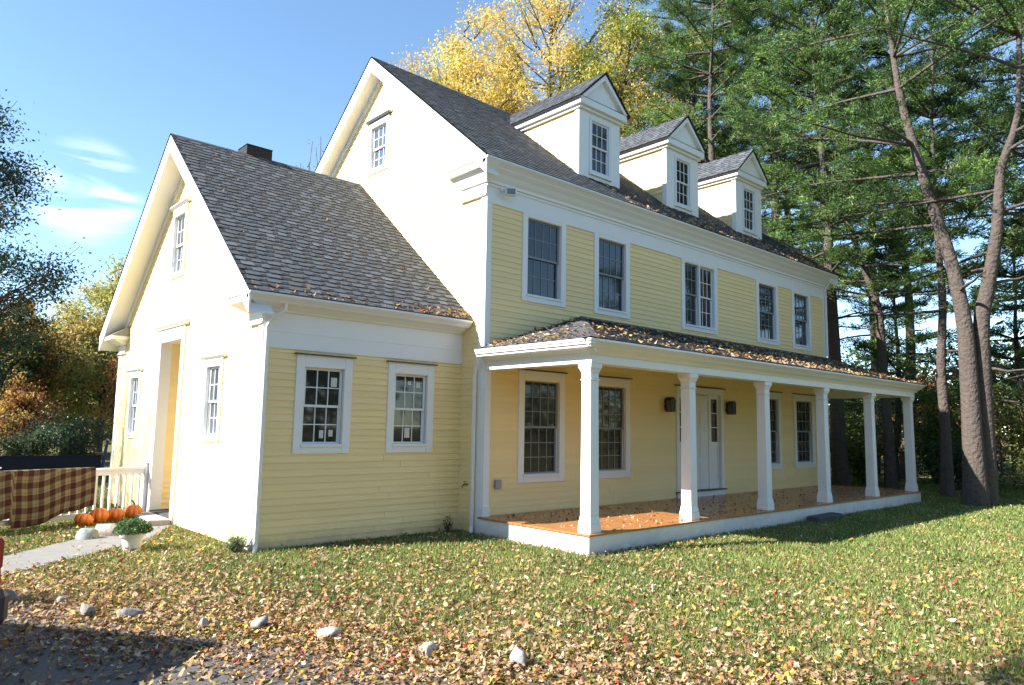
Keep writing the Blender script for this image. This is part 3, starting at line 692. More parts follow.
# door in the recess back wall
g = G(O=(RX, 0, 0), U=(0, 1, 0), Nn=(-1, 0, 0)); g.box(4.2, 4.28, .0, .04, .14, 2.3); g.box(5.0, 5.08, 0, .04, .14, 2.3); g.box(4.2, 5.08, 0, .041, 2.3, 2.4); g.box(4.28, 5.0, 0, .02, .14, 2.3)
dd = g.build('side_door', WHITE, HOUSE)
g = G(O=(RX, 0, 0), U=(0, 1, 0), Nn=(-1, 0, 0)); g.tube([(4.34, .02, 1.1), (4.34, .07, 1.1)], .026, 10); g.build('door_knob', BRASS, dd)

g = G(); g.box(-WW-.026, -WW+.08, YW-.026, YW, -.05, 2.87); g.box(-WW-.027, -WW, YW, YW+.13, -.05, 3.2); g.build('corner_board', WHITE, HOUSE, bevel=.004)
g = G(); g.box(-WW-.026, -WW, YB-.12, YB+.026, -.05, 3.3); g.build('corner_board', WHITE, HOUSE, bevel=.004)
g = G(); g.box(-WW-.03, 0, YW-.030, YW, 2.87, 3.40); g.box(-WW-.03, -.02, YW-.036, YW-.030, 3.11, 3.125); g.build('frieze', WHITE, HOUSE, bevel=.003)
g = G(); g.prism([(YW, 3.401), (YW-.05, 3.401), (YW-.07, 3.43), (YW-.12, 3.455), (YW-.16, 3.48), (YW-.235, 3.50), (YW-.235, 3.57), (YW, 3.57)], -WW-.075, -.0, 'u'); g.build('crown_moulding', WHITE, HOUSE)
gutter(-WW-O2, -.03, YW-OWV-.03, ZWE-.01, .40)
gable_roof('wing_roof', -WW-O2+.014, -0.002, YW-OWV, ZWE-.015, YRW, ZRW-.02, S2, 2*YRW-(YW-OWV))
V2, N2, l2 = slope_vec(S2); len2 = (YRW-YW+OWV+.015)*l2
shingles('shingle_courses', (0, YW-OWV-.02, ZWE-.005), (1, 0, 0), V2, N2, len2, lambda v: -WW-O2-.015, lambda v: -.02, HOUSE, seed=8)
shingles('shingle_courses', (0, 2*YRW-YW+OWV+.02, ZWE-.005), (1, 0, 0), np.array([0, -V2[1], V2[2]]), np.array([0, -N2[1], N2[2]]), len2, lambda v: -WW-O2-.015, lambda v: -.02, HOUSE, expo=.27, seed=9)
g = G()
for i in range(18):
    x = -WW-O2-.01+i*(WW+O2)/18; k = random.uniform(.045, .085); g.col = (k, k, k*1.05)
    g.prism([(YRW-.13, ZRW-.107+.028), (YRW, ZRW+.022), (YRW+.13, ZRW-.107+.028), (YRW, ZRW+.012)], x, x+(WW+O2)/18, 'u')
g.build('ridge_cap', SHINGLE, HOUSE, color=True)
rake(-WW-O2, 0, -WW, YW-OWV, ZWE, YRW, ZRW, S2, dv=.33)
cornice_return(-WW-O2+.03, -WW, YW-OWV, ZWE-.02, YW+.62, S2, frieze_h=.16, a=.104, b=.203)
cornice_return(-WW-O2+.03, -WW, YB-.62, ZWE-.02, YB+OWV, S2, frieze_h=.16, a=.104, b=.203, flip=True)
# metal vent box on the wing ridge
g = G(); g.box(-2.58, -2.06, YRW-.03, YRW+.42, 6.8, 7.27); g.box(-2.59, -2.05, YRW-.04, YRW+.43, 7.271, 7.285); g.build('chimney', BRICK, HOUSE)
for i, (a, b, z0, z1) in enumerate(w_w):
    window(**WF, u0=a, u1=b, z0=z0, z1=z1, cols=3, rows=2, casing=.135, casing_top=.18, cap=.04,
           stickers=((.84, .68, .10, .14, 0), (.55, .22, .07, .12, 1), (.83, .25, .07, .10, 1)) if i == 0 else ((.5, .28, .10, .16, 1), (.82, .75, .08, .09, 0), (.5, .8, .06, .06, 0)))
for i, (a, b, z0, z1) in enumerate(gw):
    window(**WG, u0=a, u1=b, z0=z0, z1=z1, cols=3, rows=2, casing=.09, casing_top=.13 if i < 2 else .17, glass=GLASSSKY)
    g = G(**WG); zc = z1+(.13 if i < 2 else .17)
    g.prism([(0, zc), (.05, zc), (.09, zc+.03), (.09, zc+.045), (0, zc+.05)], a-.2, b+.2, 'u'); g.build('window_cap', WHITE, HOUSE)
zc = MGW[3]+.16
g = G(**GM); g.prism([(0, zc), (.05, zc), (.09, zc+.03), (.09, zc+.045), (0, zc+.05)], MGW[0]-.2, MGW[1]+.2, 'u'); g.build('window_cap', WHITE, HOUSE)

# downspouts
def downspout(pts, w=.036):
    g = G(); g.tube(pts, w, 4)
    o = g.build('downspout', GUTTER, HOUSE, bevel=.005); return o
downspout([(-3.42, .38, 3.50), (-3.42, .40, 3.42), (-3.57, .53, 3.24), (-3.60, .555, 3.16), (-3.60, .555, .10), (-3.62, .50, .02)])
downspout([(-.16, -.03, 3.0), (-.16, -.01, 2.92), (-.10, .09, 2.78), (-.085, .13, 2.68), (-.085, .13, .12), (-.14, .08, .02)])
downspout([(L-.02, -.24, 6.30), (L-.02, -.22, 6.2), (L-.02, -.06, 5.98), (L-.02, -.065, 5.9), (L-.02, -.065, 4.0)])

# ------------------------------------------------------------------ porch
P = 2.45; PX0, PX1 = -.047, 12.95; HD = .298
g = G(); 
for i in range(17):   # deck boards run along the porch
    y = -P-.03+i*(P+.03)/17; g.box(PX0-.025, PX1+.02, y+.002, y+(P+.03)/17-.002, HD-.028, HD-.0)
g.box(PX0+.02, PX1-.02, -P+.01, 0, HD-.06, HD-.029)
DK = g.build('porch_deck', DECK, HOUSE, bevel=.003)
g = G(); g.box(PX0, PX1, -P, -P+.03, -.08, HD-.0285); g.box(PX0, PX0+.03, -P+.03, 0, -.08, HD-.029); g.box(PX1-.03, PX1, -P+.03, 0, -.08, HD-.029)
g.build('porch_skirt', WHITE, HOUSE, bevel=.003)
ZP = 3.082; PY = -2.61; PXL = -.21; ZPW = 3.92; sp = (ZPW-ZP)/(-PY)
hipx = PXL+(-PY)
PXR = 13.11
g = G()
A, B, Cc, Dd, E = (PXL, PY, ZP-.01), (PXR, PY, ZP-.01), (PXR, -.03, ZPW-.01), (hipx, -.03, ZPW-.01), (PXL, -.03, ZP-.01)
dn = lambda p: (p[0], p[1], p[2]-.05)
g.poly([A, B, Cc, Dd]); g.poly([A, Dd, E]); g.poly([dn(A), dn(B), dn(Cc), dn(Dd)]); g.poly([dn(A), dn(Dd), dn(E)])
g.poly([A, B, dn(B), dn(A)]); g.poly([B, Cc, dn(Cc), dn(B)]); g.poly([E, A, dn(A), dn(E)])
g.build('porch_roof', ROOFDARK, HOUSE)
lp = math.hypot(1, sp); lenp = -PY*lp
shingles('shingle_courses', (0, PY-.02, ZP-.005), (1, 0, 0), (0, 1/lp, sp/lp), (0, -sp/lp, 1/lp), lenp, lambda v: PXL+v/lp, lambda v: PXR+.01, HOUSE, seed=21)
shingles('shingle_courses', (PXL-.02, 0, ZP-.005), (0, -1, 0), (1/lp, 0, sp/lp), (-sp/lp, 0, 1/lp), lenp, lambda v: .035, lambda v: -PY-v/lp, HOUSE, seed=22)
g = G()
for i in range(16):
    t0, t1 = i/16, (i+1)/16+.01; k = random.uniform(.05, .09); g.col = (k, k, k*1.05)
    p0 = Vector((PXL, PY, ZP+.02)); p1 = Vector((hipx, 0, ZPW+.02)); a = p0.lerp(p1, t0); b = p0.lerp(p1, t1)
    s_ = Vector((.09, -.09, 0)); d_ = Vector((0, 0, -.028))
    g.poly([tuple(a), tuple(b), tuple(b+s_+d_), tuple(a+s_+d_)]); g.poly([tuple(a), tuple(b), tuple(b-s_+d_), tuple(a-s_+d_)])
g.build('hip_cap', SHINGLE, HOUSE, color=True)
g = G(); g.box(hipx, L-.0, -.05, -.026, ZPW-.02, ZPW+.035); g.build('flashing', CAPDARK, HOUSE)
# beam
bx0, by0 = .02, -2.42
ZB = 2.745
g = G()
g.box(bx0, 12.92, by0, by0+.24, ZB, 2.975); g.box(bx0, bx0+.24, by0+.24, 0, ZB, 2.975); g.box(12.68, 12.92, by0+.24, 0, ZB, 2.975)
g.build('porch_beam', WHITE, HOUSE, bevel=.004)
g = G(); g.prism([(by0, 2.87), (by0-.02, 2.87), (by0-.05, 2.91), (by0-.115, 2.955), (by0-.115, 2.975), (by0, 2.975)], bx0-.1, 13.02, 'u')
g.prism([(bx0, 2.90), (bx0-.03, 2.90), (bx0-.06, 2.94), (bx0-.13, 2.96), (bx0-.13, 2.975), (bx0, 2.975)], by0-.1, -.02, 'n')
g.box(PXL+.04, 13.06, PY+.06, by0+.3, 2.976, 3.0); g.box(PXL+.04, bx0+.3, by0+.3, -.02, 2.976, 3.0)
g.build('crown_moulding', WHITE, HOUSE)
g = G(); g.box(bx0+.2, 12.8, by0+.2, -.02, 3.06, 3.08); g.build('porch_ceiling', WHITE, HOUSE)
gutter(PXL-.0, 13.08, PY-.03, ZP-.008, PY+.075)
g = G()   # stepped moulding on the left eave
for k, (o, z0, z1) in enumerate(((0.0, 3.035, 3.075), (.018, 2.995, 3.034), (.045, 2.955, 2.994))):
    g.box(PXL-.03+o, PXL+.09, PY-.028+o, -.03, z0, z1)
g.build('eave_moulding', WHITE, HOUSE, bevel=.004)
def column(x, y, half=False):
    g = G(O=(x, y, 0)); b, t = .105, .095
    if half: g.box(-.075, .06, -.07, .0, HD, ZB-.001); g.box(-.09, .075, -.09, .0, HD, HD+.14); g.prism([(-.09, HD+.14), (.075, HD+.14), (.06, HD+.18), (-.075, HD+.18)], -.089, 0, 'n')
    else:
        def frus(r0, r1, z0, z1):
            k = len(g.v)
            for r, z in ((r0, z0), (r1, z1)):
                for sx, sy in ((-1, -1), (1, -1), (1, 1), (-1, 1)): g.v.append(tuple(g.pt(sx*r, sy*r, z)))
            for i in range(4): j = (i+1) % 4; g.f.append((k+i, k+j, k+4+j, k+4+i)); g.c.append(g.col); g.mi.append(0)
            g.f.append((k, k+3, k+2, k+1)); g.f.append((k+4, k+5, k+6, k+7)); g.c += [g.col]*2; g.mi += [0, 0]
        frus(.122, .118, HD, HD+.13); frus(.116, .098, HD+.131, HD+.24); frus(.098, .090, HD+.241, 2.49)
        frus(.104, .104, 2.491, 2.515); frus(.092, .092, 2.516, 2.60); frus(.092, .12, 2.601, 2.67); frus(.128, .128, 2.671, ZB-.001)
    g.build('column', WHITE, HOUSE, bevel=.006)
for cx_ in (.14, 2.66, 5.19, 7.72, 10.25, 12.78): column(cx_, -2.29)
column(.06, 0, half=True)
# dark slate stepping block against the porch skirt
STEP = G(O=(6.98, -2.62, 0), U=(.99, .05, 0), Nn=(-.05, .99, 0)); STEP.prism([(-.62, -.14), (.55, -.16), (.62, .12), (-.58, .14)], -.02, .12, 'z')
tag(STEP.build('stone_step', GREYSLAB, bevel=.02), 'dark grey stone step lying against the white porch skirt', 'step')
# stone step before the side opening
g = G(); g.col = (.40, .39, .37); g.prism([(-4.02, 3.95), (-3.68, 3.9), (-3.66, 5.2), (-3.98, 5.16)], 0, .12, 'z')
tag(g.build('stone_step', STONE, color=True, bevel=.02), 'pale stone doorstep below the tall side opening of the wing', 'step')

# ------------------------------------------------------------------ vegetation generators
def unit(v): return v/np.maximum(np.linalg.norm(v, axis=-1, keepdims=True), 1e-9)

class Tubes:
    def __init__(s): s.V = []; s.F = []; s.n = 0
    def add(s, pts, rad, sides=7):
        pts = np.asarray(pts, float); n = len(pts); d = np.gradient(pts, axis=0); d = unit(d)
        ref = np.array([0.0, 0, 1]) if abs(d[0][2]) < .9 else np.array([1.0, 0, 0])
        a = unit(np.cross(d, ref)); c = np.cross(d, a); rad = np.broadcast_to(rad, (n,))
        t = np.arange(sides)*2*np.pi/sides
        R_ = pts[:, None]+rad[:, None, None]*(a[:, None]*np.cos(t)[None, :, None]+c[:, None]*np.sin(t)[None, :, None])
        s.V.append(R_.reshape(-1, 3)); i, k = np.meshgrid(np.arange(n-1), np.arange(sides), indexing='ij'); k2 = (k+1) % sides
        s.F.append((np.stack([i*sides+k, i*sides+k2, (i+1)*sides+k2, (i+1)*sides+k], -1)+s.n).reshape(-1, 4)); s.n += n*sides
    def build(s, name, m, parent): return np_mesh(name, np.concatenate(s.V), np.concatenate(s.F), m, parent, smooth=True)

def blade_cloud(P, Dn, ln, wd, r, spread):
    """triangular needles: base points P (N,3), main dirs Dn, returns V,F"""
    n = len(P); d = unit(Dn+r.normal(0, spread, (n, 3))); l = ln*r.uniform(.6, 1.2, (n, 1))
    s = unit(np.cross(d, r.normal(0, 1, (n, 3))))*wd
    V = np.stack([P-s*.5, P+s*.5, P+d*l], 1).reshape(-1, 3); F = np.arange(n*3).reshape(-1, 3); return V, F
def leaf_cloud(P, size, r, up_bias=.4):
    n = len(P); nrm = unit(r.normal(0, 1, (n, 3))+np.array([0, 0, up_bias])); a = unit(np.cross(nrm, r.normal(0, 1, (n, 3)))); b = np.cross(nrm, a)
    l = size*r.uniform(.6, 1.3, (n, 1)); w = l*.42
    V = np.stack([P-a*l*.5, P+b*w*.5+nrm*l*.05, P+a*l*.5, P-b*w*.5+nrm*l*.05], 1).reshape(-1, 3)
    return V, np.arange(n*4).reshape(-1, 4)
def colours(n, pal, r, jit=.15):
    pal = np.array(pal); c = pal[r.randint(0, len(pal), n)]; return c*r.uniform(1-jit, 1+jit, (n, 1))

PINEPAL = [(.08, .15, .045), (.10, .185, .045), (.14, .24, .055), (.055, .105, .045), (.18, .27, .06)]
def pine(loc, H, R, hb, seed, trunk_r=.3, lean=(0, 0), label='', group=None, ntuft=2600, path=None, forks=None, dead=6, sparse=1.0, needles=22, nlen=.155, pal=PINEPAL):
    r = np.random.RandomState(seed); root = thing('pine_tree', label, 'tree', loc, group)
    T = Tubes()
    def spline(pts, n=26):
        pts = np.array(pts, float); t = np.linspace(0, len(pts)-1, n); i = np.minimum(t.astype(int), len(pts)-2); f = (t-i)[:, None]
        return pts[i]*(1-f)+pts[i+1]*f
    if path is None:
        k = 9; z = np.linspace(0, H, k); w = np.cumsum(r.normal(0, .10, (k, 2)), 0); w[0] = 0
        path = [(lean[0]*zz/H+w[i, 0], lean[1]*zz/H+w[i, 1], zz) for i, zz in enumerate(z)]
    trunks = [(spline(path), trunk_r)]
    for fk in (forks or []): trunks.append((spline(fk[0]), fk[1]))
    P_, D_, K_ = [], [], []
    for ti, (tp, tr) in enumerate(trunks):
        n = len(tp); t = np.linspace(0, 1, n); rad = tr*np.clip(1-t*1.25, .1, 1)**.75*.95+.02
        if ti == 0: rad[:3] *= np.array([1.35, 1.12, 1.03])
        tp = tp.copy(); 
        if ti == 0: tp[0, 2] -= .2
        T.add(tp, rad, 12)
    tops = [(tp, tr) for tp, tr in trunks]
    nl = int(82*sparse)
    for k in range(nl):
        tp, tr = tops[r.randint(len(tops))]
        zmin, zmax = max(hb, tp[0, 2]+.5), tp[-1, 2]
        if zmax-zmin < 1: continue
        f = r.uniform(0, 1)**.85; z = zmin+(zmax-zmin)*f
        i = np.searchsorted(tp[:, 2], z); i = min(i, len(tp)-1); base = tp[i]
        az = r.uniform(0, 2*np.pi); ln = R*(1.0-.72*f)*r.uniform(.55, 1.1)
        d = np.array([np.cos(az), np.sin(az), r.uniform(-.12, .28)+.35*f])
        m = 7; s = np.linspace(0, 1, m)[:, None]; bend = np.array([0, 0, 1])*r.uniform(-.18, .14)*ln
        pts = base+d*ln*s+bend*s*s+np.cumsum(r.normal(0, .035*ln/3, (m, 3)), 0)*s
        T.add(pts, np.linspace(tr*.13+.018, .010, m), 5)
        nt_ = max(6, int(1.3*ntuft/nl*(ln/R+.2)))
        u = r.uniform(.28, 1, nt_)**.8; ii = np.minimum((u*(m-1)).astype(int), m-2); ff = (u*(m-1)-ii)[:, None]
        on = pts[ii]*(1-ff)+pts[ii+1]*ff
        side = unit(np.cross(d, [0, 0, 1]))
        off = side*r.normal(0, .155, (nt_, 1))*ln*(1.15-u[:, None]*.7)+np.array([0, 0, 1])*r.normal(.03, .045, (nt_, 1))*ln**.6+unit(d)*r.normal(0, .12, (nt_, 1))*ln*.3
        c = on+off
        # twigs to some tufts
        for q in range(0, nt_, 4): T.add(np.array([on[q], on[q]*.5+c[q]*.5+[0, 0, -.03], c[q]]), [.014, .010, .006], 3)
        P_.append(c); D_.append(unit(off+d*.25*ln+np.array([0, 0, .12]))); K_.append(np.full((len(c), 1), r.uniform(.55, 1.25)))
    for k in range(dead):
        tp, tr = tops[r.randint(len(tops))]; i = r.randint(3, max(4, int(len(tp)*.55))); az = r.uniform(0, 2*np.pi); ln = r.uniform(.8, 2.6)
        d = np.array([np.cos(az), np.sin(az), r.uniform(-.2, .3)]); m = 5; s = np.linspace(0, 1, m)[:, None]
        T.add(tp[i]+d*ln*s+np.cumsum(r.normal(0, .06, (m, 3)), 0)*s, np.linspace(.05, .01, m), 5)
    T.build('trunk', PINEBARK, root)
    P_ = np.concatenate(P_); D_ = np.concatenate(D_); n = len(P_)
    tone = colours(n, pal, r, .2)*np.concatenate(K_)
    P2 = np.repeat(P_, needles, 0)+r.normal(0, .085, (n*needles, 3))*np.array([1, 1, .6]); D2 = np.repeat(D_, needles, 0)
    V, F = blade_cloud(P2, D2, nlen, .032, r, .8)
    np_mesh('crown', V, F, NEEDLE, root, np.repeat(tone, needles, 0))
    return root

def broadleaf(loc, H, R, seed, pal, label, hb=.28, trunk_r=.22, nleaf=14000, size=.16, group=None, name='tree', depth=4, wide=1.0, gap=.0, bark=BARK, spread=.55, scatter=None):
    r = np.random.RandomState(seed); root = thing(name, label, 'tree', loc, group); T = Tubes(); tips = []
    def grow(p, d, ln, rad, lev):
        m = 5; s = np.linspace(0, 1, m)[:, None]; w = np.cumsum(r.normal(0, .07*ln, (m, 3)), 0)*s
        pts = p+d*ln*s+w; T.add(pts, np.linspace(rad, rad*.62, m), 9 if lev == 0 else (6 if lev == 1 else 4))
        e = pts[-1]
        if lev >= depth-1: 
            for q in np.linspace(.2, 1, 5): tips.append(p+(e-p)*q)
            return
        kids = 3 if lev else 5
        for k in range(kids+(r.rand() < .5)):
            t = r.uniform(.45, 1.0) if lev else r.uniform(.55, 1); base = pts[0]*(1-t)+e*t
            nd = unit(d*.75+unit(r.normal(0, 1, 3))*spread*np.array([wide, wide, .8])+np.array([0, 0, .12]))
            grow(base, nd, ln*r.uniform(.58, .85), rad*.55, lev+1)
        grow(e, unit(d+r.normal(0, .18, 3)), ln*.75, rad*.6, lev+1)
    L0 = H*hb; grow(np.array([0, 0, -.2]), np.array([r.normal(0, .05), r.normal(0, .05), 1.0]), L0, trunk_r, 0)
    tips = np.array(tips)
    ext = tips.max(0); sc = H/max(ext[2], .1); rr = np.percentile(np.hypot(tips[:, 0], tips[:, 1]), 92); sr = R/max(rr, .1)
    S = np.array([sr, sr, sc])
    T.V = [v*S if i else v*np.array([1+(sr-1)*.2, 1+(sr-1)*.2, sc]) for i, v in enumerate(T.V)]
    T.build('trunk', bark, root)
    tips = tips*S; keep = r.rand(len(tips)) > gap; tips = tips[keep]
    k = max(1, nleaf//len(tips)); tone = colours(len(tips), pal, r, .12)
    P_ = np.repeat(tips, k, 0)+r.normal(0, scatter or R*.12, (len(tips)*k, 3))
    V, F = leaf_cloud(P_, size, r)
    c = np.repeat(tone, k, 0)*r.uniform(.75, 1.25, (len(P_), 1)); mixm = r.rand(len(P_)) < .25; c[mixm] = colours(mixm.sum(), pal, r, .2)
    np_mesh('crown', V, F, LEAF, root, c); return root

def crown_tree(loc, H, R, seed, pal, label, nleaf=40000, size=.13, group=None, name='tree', low=.12, trunk_r=.2, ncl=130, cl=.14, bark=BARK):
    """trunk, limbs to every leaf cluster, clusters spread through an uneven egg-shaped crown"""
    r = np.random.RandomState(seed); root = thing(name, label, 'tree', loc, group); T = Tubes()
    T.add([(0, 0, -.2), (.05, .03, H*.3), (-.05, .05, H*.6), (0, 0, H*.93)], [trunk_r*1.2, trunk_r*.9, trunk_r*.55, .03], 10)
    d = unit(r.normal(0, 1, (ncl, 3))); rad = r.uniform(.35, 1, (ncl, 1))**.5; lump = 1+.18*np.sin(d[:, :1]*5+seed)+.15*np.cos(d[:, 2:]*6+seed*2)
    zc = H*(low+1)/2; c = d*rad*lump*np.array([R, R, H*(1-low)/2*.92]); taper = 1-.35*np.clip(c[:, 2:]/(H*.5), 0, 1); c[:, :2] *= taper; c[:, 2] += zc
    for q in c:
        z0 = max(H*.08, q[2]-np.hypot(q[0], q[1])*r.uniform(.5, 1.0)); b = np.array([0, 0, z0]); m = b*.5+q*.5+np.array([0, 0, -.03*H*r.rand()])+r.normal(0, .1, 3)
        T.add([b, m, q], [trunk_r*.28, trunk_r*.15, .012], 4)
        for _ in range(3): T.add([m, (m+q)/2+r.normal(0, .15, 3), q+r.normal(0, R*cl, 3)], [.03, .018, .006], 3)
    T.build('trunk', bark, root); k = nleaf//ncl
    P_ = np.repeat(c, k, 0)+r.normal(0, 1, (ncl*k, 3))*np.array([R*cl, R*cl, R*cl*.7]); tone = colours(ncl, pal, r, .18)
    V, F = leaf_cloud(P_, size, r); cc = np.repeat(tone, k, 0)*r.uniform(.75, 1.25, (len(P_), 1)); mm = r.rand(len(P_)) < .3; cc[mm] = colours(mm.sum(), pal, r, .2)
    np_mesh('crown', V, F, LEAF, root, cc); return root

def shrub(loc, H, R, seed, pal, label, group=None, n=5000, size=.12, name='shrub', cat='shrub'):
    r = np.random.RandomState(seed); root = thing(name, label, cat, loc, group); T = Tubes(); pts_ = []
    for k in range(12):
        az = r.uniform(0, 6.28); d = np.array([np.cos(az)*R*r.uniform(.2, .8), np.sin(az)*R*r.uniform(.2, .8), H*r.uniform(.6, .95)]); m = 5
        s = np.linspace(0, 1, m)[:, None]; p = d*s+np.array([0, 0, 1])*(s*(1-s))*H*.2+r.normal(0, .05, (m, 3))*s; T.add(p, np.linspace(.03*H/2, .008, m), 4)
        for q in range(9): u = r.uniform(.2, 1); pts_.append(p[0]*(1-u)+p[-1]*u+r.normal(0, .14, 3)*R)
    T.build('stem', BARK, root); pts_ = np.array(pts_); k = n//len(pts_)
    P_ = np.repeat(pts_, k, 0)+r.normal(0, 1, (len(pts_)*k, 3))*np.array([R*.15, R*.15, H*.08]); P_[:, 2] = np.abs(P_[:, 2])
    V, F = leaf_cloud(P_, size, r); np_mesh('foliage', V, F, LEAF, root, np.repeat(colours(len(pts_), pal, r, .2), k, 0)*r.uniform(.8, 1.2, (len(P_), 1))); return root

# ------------------------------------------------------------------ trees
PG = 'pine trees behind and beside the house'
# twin-stemmed big pine on the right lawn
pine((13.25, -3.62, 0), 21, 5.6, 6.2, 5, trunk_r=.245, label='huge old pine with a thick forked trunk at the right edge of the lawn', group=PG,
     path=[(0, 0, 0), (.02, 0, 2.6), (0, .02, 4.6), (-.10, .2, 6.2), (-.2, .7, 8.4), (-.35, 1.2, 11.0), (-.3, 1.5, 14), (0, 1.4, 18), (.1, 1.4, 21)],
     forks=[([(.42, -.16, -.2), (.40, -.18, 2.6), (.34, -.24, 4.7), (.32, -.50, 5.8), (.25, -.75, 7.0), (.25, -.9, 8.6), (.25, -1.35, 9.8), (.35, -1.45, 11.5), (.5, -1.6, 14.5), (.4, -1.8, 17.5)], .235)], ntuft=3600, dead=7)
pine((17.6, -4.9, 0), 23, 4.8, 7.0, 6, trunk_r=.28, label='straight dark pine behind and right of the huge forked pine', group=PG, ntuft=2900, dead=4)
pine((15.5, -2.3, 0), 15, 3.4, 5.6, 7, trunk_r=.15, lean=(.1, .2), label='thin pale-trunked pine to the left of the huge forked pine', group=PG, ntuft=1500, sparse=.7)
pine((17.4, -.1, 0), 18, 3.8, 5.5, 8, trunk_r=.17, path=[(0, 0, 0), (-.05, .05, 2.5), (-.2, .1, 6), (-.4, .7, 8.2), (-.5, 1.2, 10.5), (-.4, 1.4, 14), (-.2, 1.4, 18)], label='slender leaning pine seen between the last two porch columns', group=PG, ntuft=2100)
pine((16.9, 1.3, 0), 20, 4.2, 6.5, 9, trunk_r=.24, lean=(-.3, .3), label='dark straight pine rising just beyond the right corner of the house', group=PG, ntuft=2600)
lbl = ['tall pine behind the right end of the house roof', 'broad pine filling the sky between the second and third dormers', 'pine behind the left dormer with dense upper branches', 'pine far behind the porch end in the deep wood', 'young pine with low green branches beyond the porch end', 'pine at the right picture edge with boughs reaching left', 'slim pine in the shade far beyond the porch', 'pine whose crown stands above the second dormer', 'tall pine beyond the right corner board', 'pine just outside the right edge of the lawn', 'pine towering past the third dormer', 'low bushy pine right of the huge forked pine']
spec = [((18.6, 4.7), 23, 5.4, 6, 11), ((16.9, 6.2), 24, 5.0, 7, 12), ((24.0, 12.0), 27, 5.6, 8, 13), ((25.6, 3.7), 22, 4.6, 7, 14), ((20.8, 1.0), 9, 2.8, 2.6, 15), ((19.5, -4.4), 22, 5.4, 5, 16),
        ((23.3, 1.5), 21, 4.4, 6.5, 17), ((19.8, 8.4), 26, 5.0, 9, 18), ((26.3, 7.3), 25, 5.5, 6, 19), ((17.7, -6.9), 22, 5.2, 6, 20), ((23.1, 8.9), 26, 5.8, 8, 22), ((21.5, -3.2), 9, 3.0, 2.0, 23)]
def copy_tree(o, loc, rz, label, group, sc=1.0):
    c = o.copy(); COL.objects.link(c); c.location = loc; c.rotation_euler = (0, 0, rz); c.scale = (sc, sc, sc); c['label'] = label; c['group'] = group
    for ch in list(o.children):
        d = ch.copy(); COL.objects.link(d); d.parent = c
    return c
protos = []
for i, ((x, y), H, R_, hb, sd) in enumerate(spec):
    if i in (0, 1, 2, 4, 5): protos.append((pine((x, y, 0), H, R_, hb, sd, trunk_r=.26 if H > 12 else .13, label=lbl[i], group=PG, ntuft=3300 if H > 12 else 1400), H))
    else:
        src = protos[{3: 0, 6: 1, 7: 2, 8: 0, 9: 4, 10: 1, 11: 3}[i]]
        copy_tree(src[0], (x, y, 0), i*2.1, lbl[i], PG, H/src[1])

YEL = [(.70, .50, .08), (.70, .45, .06), (.62, .48, .12), (.46, .40, .10), (.78, .62, .16)]
YGR = [(.30, .33, .05), (.20, .26, .05), (.48, .42, .07), (.14, .20, .045), (.58, .44, .07)]
AG = 'autumn trees behind the house'
crown_tree((12.4, 16.8, 0), 21.8, 4.3, 31, YEL, 'golden yellow tree above the main roof, left of the first dormer', nleaf=36000, size=.16, group=AG, name='maple_tree', low=.3, ncl=125, cl=.10)
crown_tree((17.4, 15.8, 0), 27, 5.0, 32, YEL, 'tallest yellow tree behind the first dormer, reaching out of the picture', nleaf=40000, size=.16, group=AG, name='maple_tree', low=.3, ncl=130, cl=.10)
crown_tree((18.8, 12.4, 0), 24, 4.2, 33, YGR, 'green and yellow tree between the golden trees and the pines', nleaf=52000, size=.16, group=AG, name='maple_tree', low=.3, ncl=150, cl=.105)
broadleaf((13.6, 12.6, 0), 15.5, 3.4, 34, YEL, 'low yellow tree peeping over the ridge beside the first dormer', nleaf=9000, size=.2, group=AG, name='maple_tree', gap=.1)
broadleaf((10.9, 27.0, 0), 18.5, 2.6, 35, [(.30, .13, .10), (.36, .2, .12)], 'nearly bare reddish tree showing past the left slope of the main gable', nleaf=900, size=.16, group=AG, name='bare_tree', gap=.5)
DKG = [(.06, .10, .055), (.075, .125, .06), (.05, .085, .065), (.11, .10, .07), (.09, .14, .055)]
LG = 'trees beyond the fence on the left'
crown_tree((-6.95, 15.9, 0), 11.8, 2.75, 41, DKG, 'tall dark green tree at the left edge of the picture', nleaf=70000, size=.12, group=LG, low=.10)
crown_tree((-6.4, 25.5, 0), 7.2, 2.3, 42, DKG, 'low dark tree left of the autumn trees, beyond the navy screen', nleaf=30000, size=.15, group=LG)
OLV = [(.44, .43, .12), (.32, .37, .10), (.50, .42, .13), (.24, .31, .09), (.50, .33, .11)]
crown_tree((-.6, 34.0, 0), 7.6, 2.9, 43, OLV, 'olive and yellow tree in the middle of the view past the fence', nleaf=26000, size=.2, group=LG)
crown_tree((2.2, 35.2, 0), 10.4, 2.9, 44, OLV, 'tallest olive tree rising beside the left corner of the wing', nleaf=26000, size=.2, group=LG)
crown_tree((-2.5, 31.0, 0), 7.2, 1.9, 45, [(.045, .07, .025), (.06, .09, .03), (.45, .22, .05)], 'dark pointed tree with an orange patch between the dark and the olive trees', nleaf=20000, size=.18, group=LG)
crown_tree((2.7, 29.6, 0), 6.4, 1.8, 46, [(.50, .18, .07), (.56, .27, .10), (.36, .16, .07)], 'rust coloured tree close to the left corner of the wing', nleaf=9000, size=.15, group=LG)
crown_tree((-2.4, 28.5, 0), 3.4, 1.4, 47, [(.54, .20, .07), (.46, .34, .09), (.34, .16, .06)], 'small rust and olive tree low behind the navy screen', nleaf=8000, size=.14, group=LG)
shrub((-1.0, 24.0, 0), 2.0, 1.5, 51, DKG, 'dark round shrub behind the navy screen', group='shrubs beyond the fence', n=6000, size=.11)
